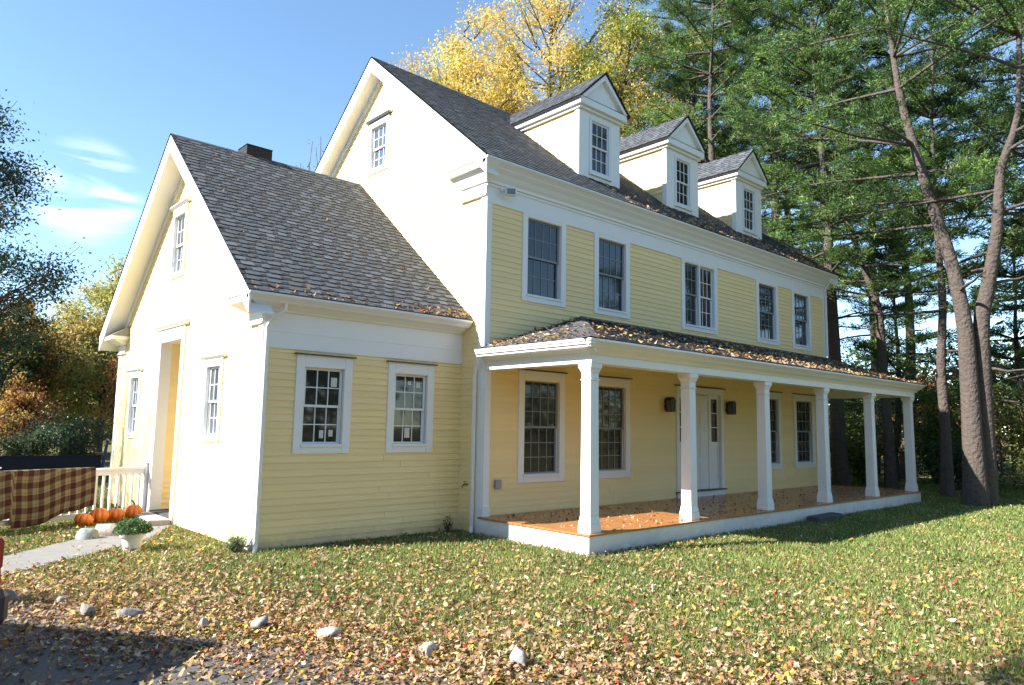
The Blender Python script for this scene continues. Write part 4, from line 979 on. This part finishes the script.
shrub((-3.2, 22.0, 0), 1.7, 1.6, 52, DKG, 'wide dark shrub behind the left part of the navy screen', group='shrubs beyond the fence', n=6000, size=.11)
shrub((-5.6, 20.5, 0), 2.3, 1.8, 53, DKG, 'dark shrub under the tall dark tree at the left edge', group='shrubs beyond the fence', n=6000, size=.12)
# off to the left, up-sun: their shadows fall on the gable and the lawn
broadleaf((-16.6, 12.3, 0), 14.5, 1.9, 61, OLV, 'slender half bare tree throwing its shadow on the far end of the gable wall', nleaf=1700, size=.14, hb=.3, trunk_r=.16, gap=.4)
broadleaf((-16.4, -4.0, 0), 20, 2.6, 62, OLV, 'tree left of the driveway throwing its shadow on the near lawn', nleaf=9000, size=.16, hb=.3)

SG = 'shrubs and saplings in the shade beyond the porch'
UG = [(.09, .14, .03), (.16, .21, .04), (.05, .09, .025), (.28, .28, .05), (.07, .11, .03)]
UO = [(.46, .19, .05), (.38, .15, .045), (.50, .26, .08)]
ul = [((19.0, 3.2), 3.2, 1.9, UG, 'yellow green sapling showing between the fourth and fifth columns'), ((17.9, .9), 2.2, 1.3, UG, 'sunlit low shrub beside the slender leaning pine'),
      ((20.8, -.4), 3.4, 2.0, UG, 'leafy green shrub right behind the last porch column'), ((24.5, -.2), 5.0, 2.4, UO, 'orange leaved sapling seen above the shade right of the porch'),
      ((18.6, -2.2), 1.6, 1.3, DKG, 'dark ground shrub left of the huge forked pine'), ((19.2, -5.6), 3.6, 2.0, UG, 'green shrub at the right picture edge behind the lawn'),
      ((22.6, -3.4), 4.2, 2.4, UG, 'tall shrub with light leaves behind the forked pine'), ((17.2, -5.2), 2.2, 1.3, UG, 'fresh green shrub close to the right side of the big trunk'),
      ((23.4, 3.8), 3.6, 2.2, UG, 'shadowed bush deep in the wood behind the fifth column'), ((15.9, 2.9), 1.7, 1.1, UG, 'low bush at the far end corner of the house')]
for i, ((x, y), H, R_, pal, lb) in enumerate(ul): shrub((x, y, 0), H, R_, 70+i, pal, lb, group=SG, n=7000 if H > 2.5 else 4000, size=.13)

# far woods: countless trees in a ring round the place, one mass
r = np.random.RandomState(99); Pc = []; Sz = []; Tn = []; TT = Tubes()
palw = np.array([(.06, .09, .03), (.10, .12, .035), (.22, .18, .05), (.34, .22, .06), (.32, .13, .05), (.05, .075, .03), (.16, .17, .045)])
for k in range(420):
    a = r.uniform(0, 2*np.pi); 
    dist = r.uniform(46, 85); x, y = 2+math.cos(a)*dist, 2+math.sin(a)*dist
    deg = math.degrees(a)
    back = math.cos(a-math.radians(228)) > .25        # unseen tall trees added behind the camera to dim skylight and window reflections
    if back: dist = r.uniform(30, 60); x, y = -2+math.cos(a)*dist, -4+math.sin(a)*dist
    sunny = abs((deg-160+180) % 360-180) < 22
    H = r.uniform(12, 19) if back else (r.uniform(4, 6.5) if sunny else (r.uniform(7.0, 10.5) if deg < 38 or deg > 330 else r.uniform(5.0, 8)))
    n = 420 if not back else 260; R_ = H*r.uniform(.3, .42)
    p = unit(r.normal(0, 1, (n, 3)))*r.uniform(.35, 1, (n, 1))**.6*np.array([R_, R_, H*.46]); p = p*(1+.25*np.sin(p[:, :1]*2.1)*np.cos(p[:, 1:2]*1.7))
    p += np.array([x, y, H*.52]); p[:, 2] = np.maximum(p[:, 2], .1); Pc.append(p); Sz.append(np.full((n, 1), .5 if not back else .9))
    c = palw[r.randint(len(palw))]*r.uniform(.75, 1.2); Tn.append(np.clip(c*r.uniform(.7, 1.3, (n, 1)), 0, 1))
    TT.add([(x, y, -.2), (x+r.normal(0, .2), y, H*.6)], [.16, .07], 5)
for k in range(70):
    a = math.radians(r.uniform(-22, 34)); dist = r.uniform(34, 48); x, y = CAM[0]+math.cos(a)*dist*1.02, CAM[1]+math.sin(a)*dist+4
    H = r.uniform(4.5, 7.5); n = 520; R_ = H*.36
    p = unit(r.normal(0, 1, (n, 3)))*r.uniform(.3, 1, (n, 1))**.6*np.array([R_, R_, H*.5]); p += np.array([x, y, H*.5]); p[:, 2] = np.maximum(p[:, 2], .05); Pc.append(p); Sz.append(np.full((n, 1), .34))
    c = palw[r.choice([0, 1, 5, 6, 3])]*r.uniform(.6, 1.1); Tn.append(np.clip(c*r.uniform(.7, 1.3, (n, 1)), 0, 1)); TT.add([(x, y, -.2), (x, y, H*.7)], [.1, .04], 5)
Pc = np.concatenate(Pc); V, F = leaf_cloud(Pc, np.concatenate(Sz), r)
wd = np_mesh('distant_woods', V, F, LEAF, None, np.concatenate(Tn)); tag(wd, 'mixed autumn woods closing the view far behind the house, with unseen trees added behind the camera to cut skylight', 'woods', kind='stuff')
wt = TT.build('trunk', BARK, wd); wt['kind'] = 'stuff'

# ------------------------------------------------------------------ lawn grass and leaf litter
LAWN_EX = [PATHP, DRIVE]
def footprint(P):
    m = (P[:, 0] > -WW-.03) & (P[:, 0] < 0.0) & (P[:, 1] > YW-.02) & (P[:, 1] < YB)
    m |= (P[:, 0] > PX0-.0) & (P[:, 0] < PX1+.02) & (P[:, 1] > -P_DEPTH-.0) & (P[:, 1] < D)
    return m
P_DEPTH = 2.45
def sample(n, r, dens):
    """random points in front of the house with acceptance dens(P) in 0..1"""
    out = []; got = 0
    while got < n:
        d = 1.8+30*r.rand(60000)**1.35; a = np.radians(47.75)+np.radians(r.uniform(-43, 43, 60000))
        Pp = np.stack([CAM[0]+d*np.cos(a), CAM[1]+d*np.sin(a)], 1); Pp = Pp[r.rand(60000) < dens(Pp, d)]; Pp = Pp[~footprint(Pp)]
        out.append(Pp); got += len(Pp)
    return np.concatenate(out)[:n]
def vnoise(P, s, seed):
    r = np.random.RandomState(seed); ph = r.uniform(0, 6.28, 12); dr = r.normal(0, 1, (12, 2)); v = 0
    for i in range(12): v = v+np.sin((P@dr[i])*s*(1+i*.25)+ph[i])/(1+i*.12)
    return v/7
r = np.random.RandomState(5)
def dg(P, d):
    ok = ~in_poly(P, DRIVE) & ~in_poly(P, PATHP); w = np.clip(.62+.6*vnoise(P, 2.2, 3), .12, 1)
    edge = np.clip((edge_dist(P)-.1)/1.6, .10, 1); return ok*w*edge*np.clip((d/6), .25, 1)
EDGE = np.array(DRIVE[:12]); 
def edge_dist(P):
    q = EDGE; best = np.full(len(P), 1e9)
    for a, b in zip(q[:-1], q[1:]):
        ab = b-a; t = np.clip(((P-a)@ab)/(ab@ab), 0, 1); best = np.minimum(best, np.linalg.norm(P-a-t[:, None]*ab, axis=1))
    return best
NG = 420000
gp = sample(NG, r, dg); dist = np.linalg.norm(gp-CAM[:2], axis=1)
h = r.uniform(.025, .065, NG)*(1+.35*vnoise(gp, 3.1, 8)); wdt = .0045*np.clip(dist/6, 1, 4.5)
az = r.uniform(0, 6.283, NG); ln = r.uniform(.1, .9, NG)*h
b0 = np.stack([gp[:, 0]-np.cos(az)*wdt, gp[:, 1]-np.sin(az)*wdt, np.zeros(NG)], 1); b1 = np.stack([gp[:, 0]+np.cos(az)*wdt, gp[:, 1]+np.sin(az)*wdt, np.zeros(NG)], 1)
a2 = az+r.uniform(.6, 2.6, NG); tp = np.stack([gp[:, 0]+np.cos(a2)*ln, gp[:, 1]+np.sin(a2)*ln, h], 1)
V = np.stack([b0, b1, tp], 1).reshape(-1, 3); F = np.arange(NG*3).reshape(-1, 3)
mixv = np.clip(.5+.8*vnoise(gp, 1.3, 12)+r.normal(0, .25, NG), 0, 1)[:, None]
cg = np.array([.07, .17, .035])*(1-mixv)+np.array([.24, .29, .075])*mixv; dry = r.rand(NG) < .16; cg[dry] = np.array([.50, .42, .20])*r.uniform(.7, 1.1, (dry.sum(), 1))
tag(np_mesh('grass', V, F, BLADE, None, cg*r.uniform(.75, 1.2, (NG, 1))), 'patchy autumn lawn grass in front of the house', 'grass', kind='stuff')

LP = np.array([(.42, .28, .17), (.54, .40, .25), (.56, .38, .08), (.42, .19, .07), (.18, .10, .055), (.34, .22, .14), (.64, .52, .36), (.46, .27, .11), (.44, .07, .04), (.26, .15, .09)])
LW = np.array([.18, .12, .13, .12, .11, .13, .05, .10, .015, .055]); LW /= LW.sum()
LOBE = np.array([1.0, .52, .92, .45, .70, .34, .18, .34, .70, .45, .92, .52]); LANG = np.linspace(0, 2*np.pi, 12, endpoint=False)
OVAL = np.array([1.0, .72, .52, .45, .52, .74, .95, .74, .52, .45, .52, .72])
def leaves(name, P, Z, r, size=.085, parent=None, nrm=None, tilt=.35, lift=.02, pal=LP, w=LW):
    """curled leaf blades: a fan of twelve outline points round a raised or sunken centre"""
    n = len(P); nr = unit(np.array([0, 0, 1.0] if nrm is None else nrm)+r.normal(0, tilt, (n, 3))); a = unit(np.cross(nr, r.normal(0, 1, (n, 3)))); b = np.cross(nr, a)
    l = (size*.5*np.clip(np.exp(r.normal(0, .33, n)), .4, 1.6))[:, None]
    shape = np.where(r.rand(n, 1) < .6, LOBE[None], OVAL[None])*r.uniform(.8, 1.15, (n, 12))
    rx = shape*np.cos(LANG); ry = shape*np.sin(LANG)*r.uniform(.6, 1.0, (n, 1))
    k1 = r.normal(.05, .38, (n, 1)); k2 = r.normal(.12, .42, (n, 1)); rz = k1*rx**2+k2*ry**2+r.normal(0, .06, (n, 12))
    c = np.stack([P[:, 0], P[:, 1], Z+r.uniform(.003, lift, n)], 1)
    out = c[:, None]+l[:, None]*(a[:, None]*rx[..., None]+b[:, None]*ry[..., None]+nr[:, None]*rz[..., None])
    V = np.concatenate([c[:, None], out], 1).reshape(-1, 3); k = (np.arange(n)*13)[:, None]; i = np.arange(12)[None]
    F = np.stack([k+0*i, k+1+i, k+1+(i+1) % 12], -1).reshape(-1, 3)
    col = pal[r.choice(len(pal), n, p=w)]*r.uniform(.7, 1.15, (n, 1)); return np_mesh(name, V, F, LITTER, parent, np.repeat(col, 12, 0)*r.uniform(.88, 1.08, (n*12, 1)))
def dl(P, d):
    on = in_poly(P, DRIVE); onp = in_poly(P, PATHP); e = edge_dist(P)
    w = np.clip(.20+.32*vnoise(P, 1.9, 21)+1.3*np.exp(-e/1.1), .05, 1)
    w = np.where(on, np.clip(1.15*np.exp(-(e/.75)**2)+.05, 0, 1), w); w = np.where(onp, .035, w)
    w *= np.where((P[:, 0] < -3.8) & (P[:, 1] > 1.8) & ~onp, 1.5, 1)
    return np.clip(w, 0, 1)*np.clip(d/7, .35, 1)*np.clip(1.05-.07*np.clip(P[:, 0]+1, 0, 20)-.5*np.exp(-((P[:, 1]+4.3)**2)/.8)*(P[:, 0] > 1), .25, 1)
r = np.random.RandomState(6); lp_ = sample(50000, r, dl)
on = in_poly(lp_, DRIVE); tag(leaves('fallen_leaves', lp_, np.where(on, .004, .022), r, size=.057, lift=.035, tilt=.5, pal=LP*.88), 'dry brown, tan and yellow leaves scattered over lawn and driveway edge', 'fallen leaves', kind='stuff')
# leaves on the roofs, in the gutters and on the deck
r = np.random.RandomState(16)
def plane_leaves(n, x0, x1, f, s, y0, r, vmax, name, label, powr=1.6, size=.075, xw=None):
    x = r.uniform(x0, x1, n) if xw is None else xw(n); v = vmax*r.rand(n)**powr; P_ = np.stack([x, y0+v], 1); return P_, f+s*v+.022
def roof_leaves(n, name, label, x0, x1, y0, z0, s, vmax, powr, size=.07):
    P_, Z_ = plane_leaves(n, x0, x1, z0, s, y0, r, vmax, name, label, powr); m = np.hypot(1, s)
    return tag(leaves(name, P_, Z_, r, size=size, nrm=(0, -s/m, 1/m), lift=.012, tilt=.22), label, 'fallen leaves', kind='stuff')
ORP = None
P1_, Z1_ = plane_leaves(2600, PXL+.1, 13.0, ZP, sp, PY+.0, r, 2.55, '', '', 1.5)
kk = ((P1_[:, 0]-PXL) > (P1_[:, 1]-PY)*1.02) & (r.rand(len(P1_)) < np.clip(.35+.08*P1_[:, 0], 0, 1)); P1_, Z1_ = P1_[kk], Z1_[kk]
# the hip end
v = 2.5*r.rand(500)**1.3; yy = r.uniform(-2.55, -.06, 500); ok = (v < (-PY+yy*-0+0)) & (v+.0 < (yy-PY)+.0); 
P2_ = np.stack([PXL+v, yy], 1)[ok]; Z2_ = (ZP+sp*v+.022)[ok]
tag(leaves('fallen_leaves', np.concatenate([P1_, P2_]), np.concatenate([Z1_, Z2_]), r, size=.085, nrm=(0, -.3, .95), lift=.02, tilt=.25), 'thick dry leaves lying on the porch roof and its gutter', 'fallen leaves', kind='stuff')
n = 900; x = r.uniform(3.5, 13.3, n); P3 = np.stack([x, np.full(n, -OV)+r.rand(n)**2.2*.8], 1)
tag(leaves('fallen_leaves', P3, ZE+S1*(P3[:, 1]+OV)+.025, r, size=.09, nrm=(0, -.6, .77), lift=.03), 'orange and brown leaves caught along the main roof gutter below the dormers', 'fallen leaves', kind='stuff')
n = 250; x = np.concatenate([r.uniform(-WW-.3, 0, 70), -.03-r.rand(180)**2*1.2]); P4 = np.stack([x, YW-OWV+r.rand(n)**2*.18], 1)
P4b = np.stack([r.uniform(-3.8, -.1, 26), r.uniform(.5, 4.0, 26)], 1); P4 = np.concatenate([P4, P4b])
tag(leaves('fallen_leaves', P4, ZWE+S2*(P4[:, 1]-YW+OWV)+.022, r, size=.075, nrm=(0, -.6, .77), lift=.02), 'few yellow leaves on the wing roof and in its gutter', 'fallen leaves', kind='stuff')
n = 1500; P5 = np.stack([r.uniform(.1, 12.8, n), -2.4+2.3*r.rand(n)**1.2], 1); kp = r.rand(n) < np.clip(1.1-.07*P5[:, 0], .2, 1); P5 = P5[kp]
tag(leaves('fallen_leaves', P5, np.full(len(P5), HD), r, size=.06, lift=.015), 'loose leaves scattered on the orange porch deck', 'fallen leaves', kind='stuff')

# ------------------------------------------------------------------ stones
def rock(x, y, w, d, h, col, label, seed, group='edging stones along the driveway', z=0.0, rz=0.0, tilt=0.0):
    r = np.random.RandomState(seed); V = []; nu, nv = 14, 9
    dirs = unit(r.normal(0, 1, (16, 3))); cut = r.uniform(.42, .86, 16)
    g = G()
    for j in range(nv+1):
        th = np.pi*j/nv
        for i in range(nu):
            ph = 2*np.pi*i/nu; p = np.array([math.sin(th)*math.cos(ph), math.sin(th)*math.sin(ph), math.cos(th)])
            for dd, cc in zip(dirs, cut):
                k = p@dd
                if k > cc: p = p-dd*(k-cc)*.97
            p = p*(1+r.normal(0, .02)); V.append((p[0]*w/2, p[1]*d/2, p[2]*h*.6+h*.32))
    F = [(j*nu+i, (j+1)*nu+i, (j+1)*nu+(i+1) % nu, j*nu+(i+1) % nu) for j in range(nv) for i in range(nu)]
    o = np_mesh('rock', V, F, STONE, None, np.tile(col, (len(F), 1))*r.uniform(.9, 1.1, (len(F), 1))); o.location = (x, y, z); o.rotation_euler = (tilt, 0, rz)
    return tag(o, label, 'rock', group)
GRY, TAN, PALE = (.22, .215, .21), (.30, .25, .20), (.46, .43, .39)
for i, (x, y, w, d, h, c, lb) in enumerate([
    (-6.60, -.74, .30, .22, .17, GRY, 'rounded grey stone at the left picture edge beside the path'), (-6.22, -1.10, .22, .18, .12, TAN, 'small tan stone, second from the left along the driveway'),
    (-6.14, -1.72, .24, .18, .14, (.26, .25, .24), 'dark grey stone at the top edge of the driveway shadow'), (-5.86, -2.05, .34, .20, .14, GRY, 'long flat grey stone beside the shadow edge'),
    (-5.47, -2.80, .16, .14, .12, PALE, 'small pale stone just above the shadow tip'), (-5.10, -3.14, .20, .18, .17, GRY, 'upright grey stone pair right of the shadow tip'),
    (-4.78, -3.72, .27, .20, .14, PALE, 'bright white flat stone in the middle of the row'), (-4.40, -4.62, .19, .16, .13, PALE, 'wedge shaped pale stone half covered by leaves'),
    (-4.02, -5.28, .22, .17, .18, (.33, .33, .34), 'grey upright stone at the bottom edge of the picture'), (-4.05, -4.75, .10, .08, .07, TAN, 'tiny tan stone between the wedge stone and the bottom edge stone')]):
    rock(x, y, w, d, h, c, lb, 200+i, rz=i*.9)
rock(-5.10, 3.12, .52, .36, .22, (.22, .26, .26), 'low grey green boulder beside the path below the pumpkins', 301, group='boulders by the path', rz=.3)
rock(-4.74, 3.28, .60, .34, .25, (.48, .40, .36), 'pale pinkish boulder behind the white flower pot', 307, group='boulders by the path', rz=-.5)

# ------------------------------------------------------------------ pumpkins, pot
def pumpkin(x, y, rad, hgt, label, seed, tilt=(0, 0), z=0):
    r = np.random.RandomState(seed); root = thing('pumpkin', label, 'pumpkin', (x, y, z), 'pumpkins in a row before the fence'); root.rotation_euler = (tilt[0], tilt[1], r.uniform(0, 6))
    nu, nv, V = 64, 20, []
    for j in range(nv+1):
        th = np.pi*j/nv
        for i in range(nu):
            ph = 2*np.pi*i/nu; rr = math.sin(th)**.85; lob = 1-.15*(1-abs(math.sin(4.5*ph)))**1.4
            zz = math.cos(th); dip = -.16*math.exp(-(rr/.25)**2) if zz > 0 else .12*math.exp(-(rr/.25)**2)
            V.append((rad*rr*lob*math.cos(ph), rad*rr*lob*math.sin(ph), hgt/2+(zz+dip)*hgt/2*(.97 if zz > 0 else .98)))
    F = [(j*nu+i, (j+1)*nu+i, (j+1)*nu+(i+1) % nu, j*nu+(i+1) % nu) for j in range(nv) for i in range(nu)]
    np_mesh('shell', V, F, ORANGE, root, smooth=True)
    g = G(); a = r.uniform(0, 6); g.tube([(0, 0, hgt*.88), (.005, 0, hgt*1.0), (.02*math.cos(a), .02*math.sin(a), hgt*1.14), (.05*math.cos(a), .05*math.sin(a), hgt*1.24)], [.026, .018, .014, .017], 7); g.build('stem', STEM, root, smooth=True)
pumpkin(-4.86, 4.66, .150, .22, 'leftmost orange pumpkin, lowest of the four, by the fence', 1, (.25, -.2))
pumpkin(-4.56, 4.82, .155, .28, 'tall round pumpkin, second from the left by the fence', 2, (.2, .1))
pumpkin(-4.26, 5.02, .150, .24, 'flattish pumpkin behind the pale boulder, third from the left', 3)
pumpkin(-3.97, 5.02, .140, .29, 'upright pumpkin nearest the white fence post', 4)
pot = thing('flower_pot', 'white flower pot with green chrysanthemum on the path edge', 'flower pot', (-4.87, 1.67, .01))
g = G(); g.lathe([(0, 0), (.105, 0), (.14, .19), (.165, .19), (.172, .26), (.155, .262), (.145, .22), (0, .22)], 28); g.build('pot', POT, pot, smooth=False)
g = G(); g.lathe([(.15, .225), (.08, .235), (0, .24)], 20); g.build('soil', SOIL, pot)
r = np.random.RandomState(77); n = 5200; d_ = unit(r.normal(0, 1, (n, 3))); d_[:, 2] = np.abs(d_[:, 2]); rr = r.uniform(.45, 1, (n, 1))**.5
Pm = d_*rr*np.array([.25, .25, .19])*(1+.14*np.sin(d_[:, :1]*7)*np.cos(d_[:, 1:2]*9))+np.array([0, 0, .24]); V, F = leaf_cloud(Pm, .03, r)
cc = colours(n, [(.08, .16, .05), (.12, .22, .07), (.05, .11, .035)], r, .25); fl_ = r.rand(n) < .02; cc[fl_] = (.75, .68, .45)
np_mesh('foliage', V, F, LEAF, pot, cc)
# leafy weed at the wing corner and a dry plant by the tap
def weed(x, y, h, R_, label, pal, n, seed):
    r = np.random.RandomState(seed); root = thing('weed', label, 'plant', (x, y, 0)); T = Tubes(); pts = []
    for k in range(9):
        a = r.uniform(0, 6.28); e = np.array([math.cos(a)*R_*r.uniform(.2, 1), math.sin(a)*R_*r.uniform(.2, 1), h*r.uniform(.5, 1)]); T.add([(0, 0, 0), e*.5+[0, 0, h*.1], e], [.006, .004, .002], 4)
        for q in range(8): pts.append(e*r.uniform(.3, 1))
    T.build('stem', STEM, root); pts = np.repeat(np.array(pts), n//72, 0)+r.normal(0, R_*.12, (72*(n//72), 3)); pts[:, 2] = np.abs(pts[:, 2]); V, F = leaf_cloud(pts, .045, r); np_mesh('foliage', V, F, LEAF, root, colours(len(pts), pal, r, .2))
weed(-3.85, .62, .26, .20, 'grey green weed growing at the foot of the wing corner', [(.20, .26, .14), (.30, .34, .20)], 900, 1)
weed(-.35, .42, .32, .14, 'thin dry weed against the wall below the hose tap', [(.10, .10, .05), (.2, .16, .08)], 144, 2)

# ------------------------------------------------------------------ fence, blanket
fx0, fy0 = -3.66, 5.46; fd = np.array([-.9545, -.298]); fn = np.array([.298, -.9545])     # runs left; fn points to the viewer
FEN = thing('picket_fence', 'low white baluster fence running left from the wing, half hidden by a plaid blanket', 'fence', (fx0, fy0, 0))
FO = dict(O=(fx0, fy0, 0), U=(fd[0], fd[1], 0), Nn=(fn[0], fn[1], 0)); 
FL = 5.2; FZ = .93
def fg(): 
    g = G(O=(0, 0, 0), U=(fd[0], fd[1], 0), Nn=(fn[0], fn[1], 0)); return g
g = fg(); g.box(.0, FL, -.045, .045, FZ-.05, FZ); g.box(.0, FL, -.02, .02, FZ-.13, FZ-.0501); g.build('top_rail', WHITE, FEN, bevel=.004)
g = fg(); g.box(.0, FL, -.02, .02, .08, .17); g.build('bottom_rail', WHITE, FEN, bevel=.004)
for u in (.02, 2.6, 5.15):
    g = fg(); g.box(u-.055, u+.055, -.055, .055, -.05, FZ+.06); g.box(u-.07, u+.07, -.07, .07, FZ+.061, FZ+.085); g.build('post', WHITE, FEN, bevel=.004)
for k in range(38):
    u = .15+k*.135
    if abs(u-2.6) < .09 or u > 5.05: continue
    g = fg(); g.box(u-.018, u+.018, -.017, .017, .171, FZ-.131); g.build('baluster', WHITE, FEN)
# plaid blanket over the top rail
r = np.random.RandomState(3); nu, nvv = 90, 44; U0, U1 = 1.02, 3.7; V = []; UV = []
for i in range(nu+1):
    u = U0+(U1-U0)*i/nu
    low = .30-.27*min(1, max(0, (u-1.15)/1.0))+.02*math.sin(u*9)
    if u > 2.35: low = .16+.05*math.sin(u*6)
    front = FZ-low+.02; back = .55; tot = front+.12+back
    for j in range(nvv+1):
        s = tot*j/nvv
        fold = .014*math.sin(u*11+1.3*math.sin(s*4))+.010*math.sin(u*23+2)+.02*math.sin(u*4.1)
        if s < front: q = (front-s)/front; n_, z_ = .062+.02*q+(fold+.018)*q, FZ+.012-(front-s)
        elif s < front+.12: q = (s-front)/.12; n_, z_ = .062-.124*q, FZ+.012+.006*math.sin(q*math.pi)
        else: q = (s-front-.12)/back; n_, z_ = -.062-.03*q-fold*q, FZ+.012-(s-front-.12)
        if u > 2.3 and s < front: n_ += .05*math.sin(min(1, (u-2.3)/.5)*math.pi/2)*math.sin(s*5+1)*q
        V.append((fx0+fd[0]*u+fn[0]*n_, fy0+fd[1]*u+fn[1]*n_, max(.015, z_))); UV.append((u+.01*math.sin(s*7), s+.02*math.sin(u*5)))
F = [(i*(nvv+1)+j, (i+1)*(nvv+1)+j, (i+1)*(nvv+1)+j+1, i*(nvv+1)+j+1) for i in range(nu) for j in range(nvv)]
bl = np_mesh('blanket', V, F, PLAID, None, smooth=True); uvl = bl.data.uv_layers.new(name='UVMap')
li = np.zeros(len(bl.data.loops), dtype=np.int32); bl.data.loops.foreach_get('vertex_index', li); uvl.data.foreach_set('uv', np.array(UV, dtype=np.float32)[li].ravel())
md = bl.modifiers.new('thick', 'SOLIDIFY'); md.thickness = .008
tag(bl, 'maroon and tan plaid blanket draped over the white fence rail', 'blanket')

# navy screen far behind the fence
NS = thing('privacy_screen', 'low navy blue screen with a leaning blue end post beyond the white fence', 'screen', (-2.0, 16, 0))
g = G(O=(0, 0, 0), U=(-1, -.02, 0), Nn=(.02, -1, 0)); g.box(.02, 9.0, -.02, .0, .02, .68); g.box(.02, 9.0, -.03, .02, .66, .70); g.build('mesh_panel', NAVY, NS)
g = G(); g.tube([(0, 0, -.1), (.05, 0, .6), (.12, 0, 1.15)], .045, 8); g.build('end_post', BLUEP, NS)
for k in range(1, 5):
    g = G(); g.tube([(-k*2.2, .06, -.1), (-k*2.2, .06, .72)], .03, 8); g.build('post', NAVY, NS)

# ------------------------------------------------------------------ red car, mostly outside the left edge
fwd = Vector((-.577, .817, 0)); rgt = Vector((.817, .577, 0))
CAR = thing('parked_car', 'red hatchback parked on the driveway at the left edge, only its rear corner showing', 'car', (-7.635, -3.365, 0))
def cg_(): return G(O=(0, 0, 0), U=tuple(fwd), Nn=tuple(rgt))
body = [(.06, .30), (.0, .62), (.05, .95), (.16, 1.02), (2.9, .98), (3.95, .80), (4.12, .55), (4.08, .28), (3.7, .22), (.5, .22)]
g = cg_(); n = len(body)
rings = []
for w, sc in ((-.86, .97), (-.80, 1.0), (.80, 1.0), (.86, .97)):
    b = len(g.v)
    for (u, z) in body: g.v.append(tuple(g.pt(2.05+(u-2.05)*(sc if abs(w) > .81 else 1), w, z-.0 if z < .5 else z-(.03 if abs(w) > .81 else 0))))
    rings.append(b)
for a, b in zip(rings[:-1], rings[1:]):
    for i in range(n): j = (i+1) % n; g.f.append((a+i, a+j, b+j, b+i)); g.c.append(g.col); g.mi.append(0)
g.f.append(tuple(rings[0]+i for i in range(n))); g.f.append(tuple(rings[-1]+i for i in reversed(range(n)))); g.c += [g.col]*2; g.mi += [0, 0]
g.build('body', CARRED, CAR, bevel=.03)
def frustum(g, lo, hi):
    b = len(g.v)
    for (u0, u1, w, z) in (lo, hi):
        for u, ww in ((u0, -w), (u1, -w), (u1, w), (u0, w)): g.v.append(tuple(g.pt(u, ww, z)))
    for f in ((0, 3, 2, 1), (4, 5, 6, 7), (0, 1, 5, 4), (1, 2, 6, 5), (2, 3, 7, 6), (3, 0, 4, 7)): g.f.append(tuple(b+i for i in f)); g.c.append(g.col); g.mi.append(g.cur)
g = cg_(); frustum(g, (.12, 3.15, .78, .97), (.42, 2.35, .64, 1.44)); g.build('window_glass', GLASS, CAR, bevel=.03)
g = cg_(); frustum(g, (.36, 2.45, .66, 1.425), (.50, 2.25, .60, 1.49)); 
for sgn in (-1, 1):
    for (ua, ub) in ((.12, .40), (1.45, 1.42), (3.12, 2.36)):
        g.tube([(ua, sgn*.785, .97), (ub, sgn*.648, 1.44)], .035, 6)
g.build('roof', CARRED, CAR, bevel=.01)
g = cg_(); g.prism([(-.06, -.84), (-.06, .84), (.05, .90), (.35, .905), (.35, -.905), (.05, -.90)], .30, .56, 'z'); g.build('bumper', CARDARK, CAR, bevel=.05)
for sgn in (-1, 1):
    g = cg_(); g.box(.0, .12, sgn*.70-.12, sgn*.70+.12, .70, .92); g.build('tail_light', TAIL, CAR, bevel=.02)
    for u in (.78, 3.28):
        g = G(O=tuple(fwd*u+rgt*sgn*.74+Vector((0, 0, .31))), U=tuple(fwd), Nn=tuple(rgt)); ring = [(math.cos(t)*.31, math.sin(t)*.31) for t in np.linspace(0, 2*np.pi, 28, endpoint=False)]
        g.prism([(p, q) for p, q in ring], -.11, .13, 'n'); wh = g.build('wheel', RUBBER, CAR, bevel=.03)
        g = G(O=tuple(fwd*u+rgt*sgn*.74+Vector((0, 0, .31))), U=tuple(fwd), Nn=tuple(rgt*sgn)); g.prism([(p*.62, q*.62) for p, q in ring], .131, .14, 'n')
        for k in range(5): t = k*2*math.pi/5; g.prism([(math.cos(t-.2)*.06, math.sin(t-.2)*.06), (math.cos(t-.12)*.19, math.sin(t-.12)*.19), (math.cos(t+.12)*.19, math.sin(t+.12)*.19), (math.cos(t+.2)*.06, math.sin(t+.2)*.06)], .14, .152, 'n')
        g.build('rim', RIM, wh)
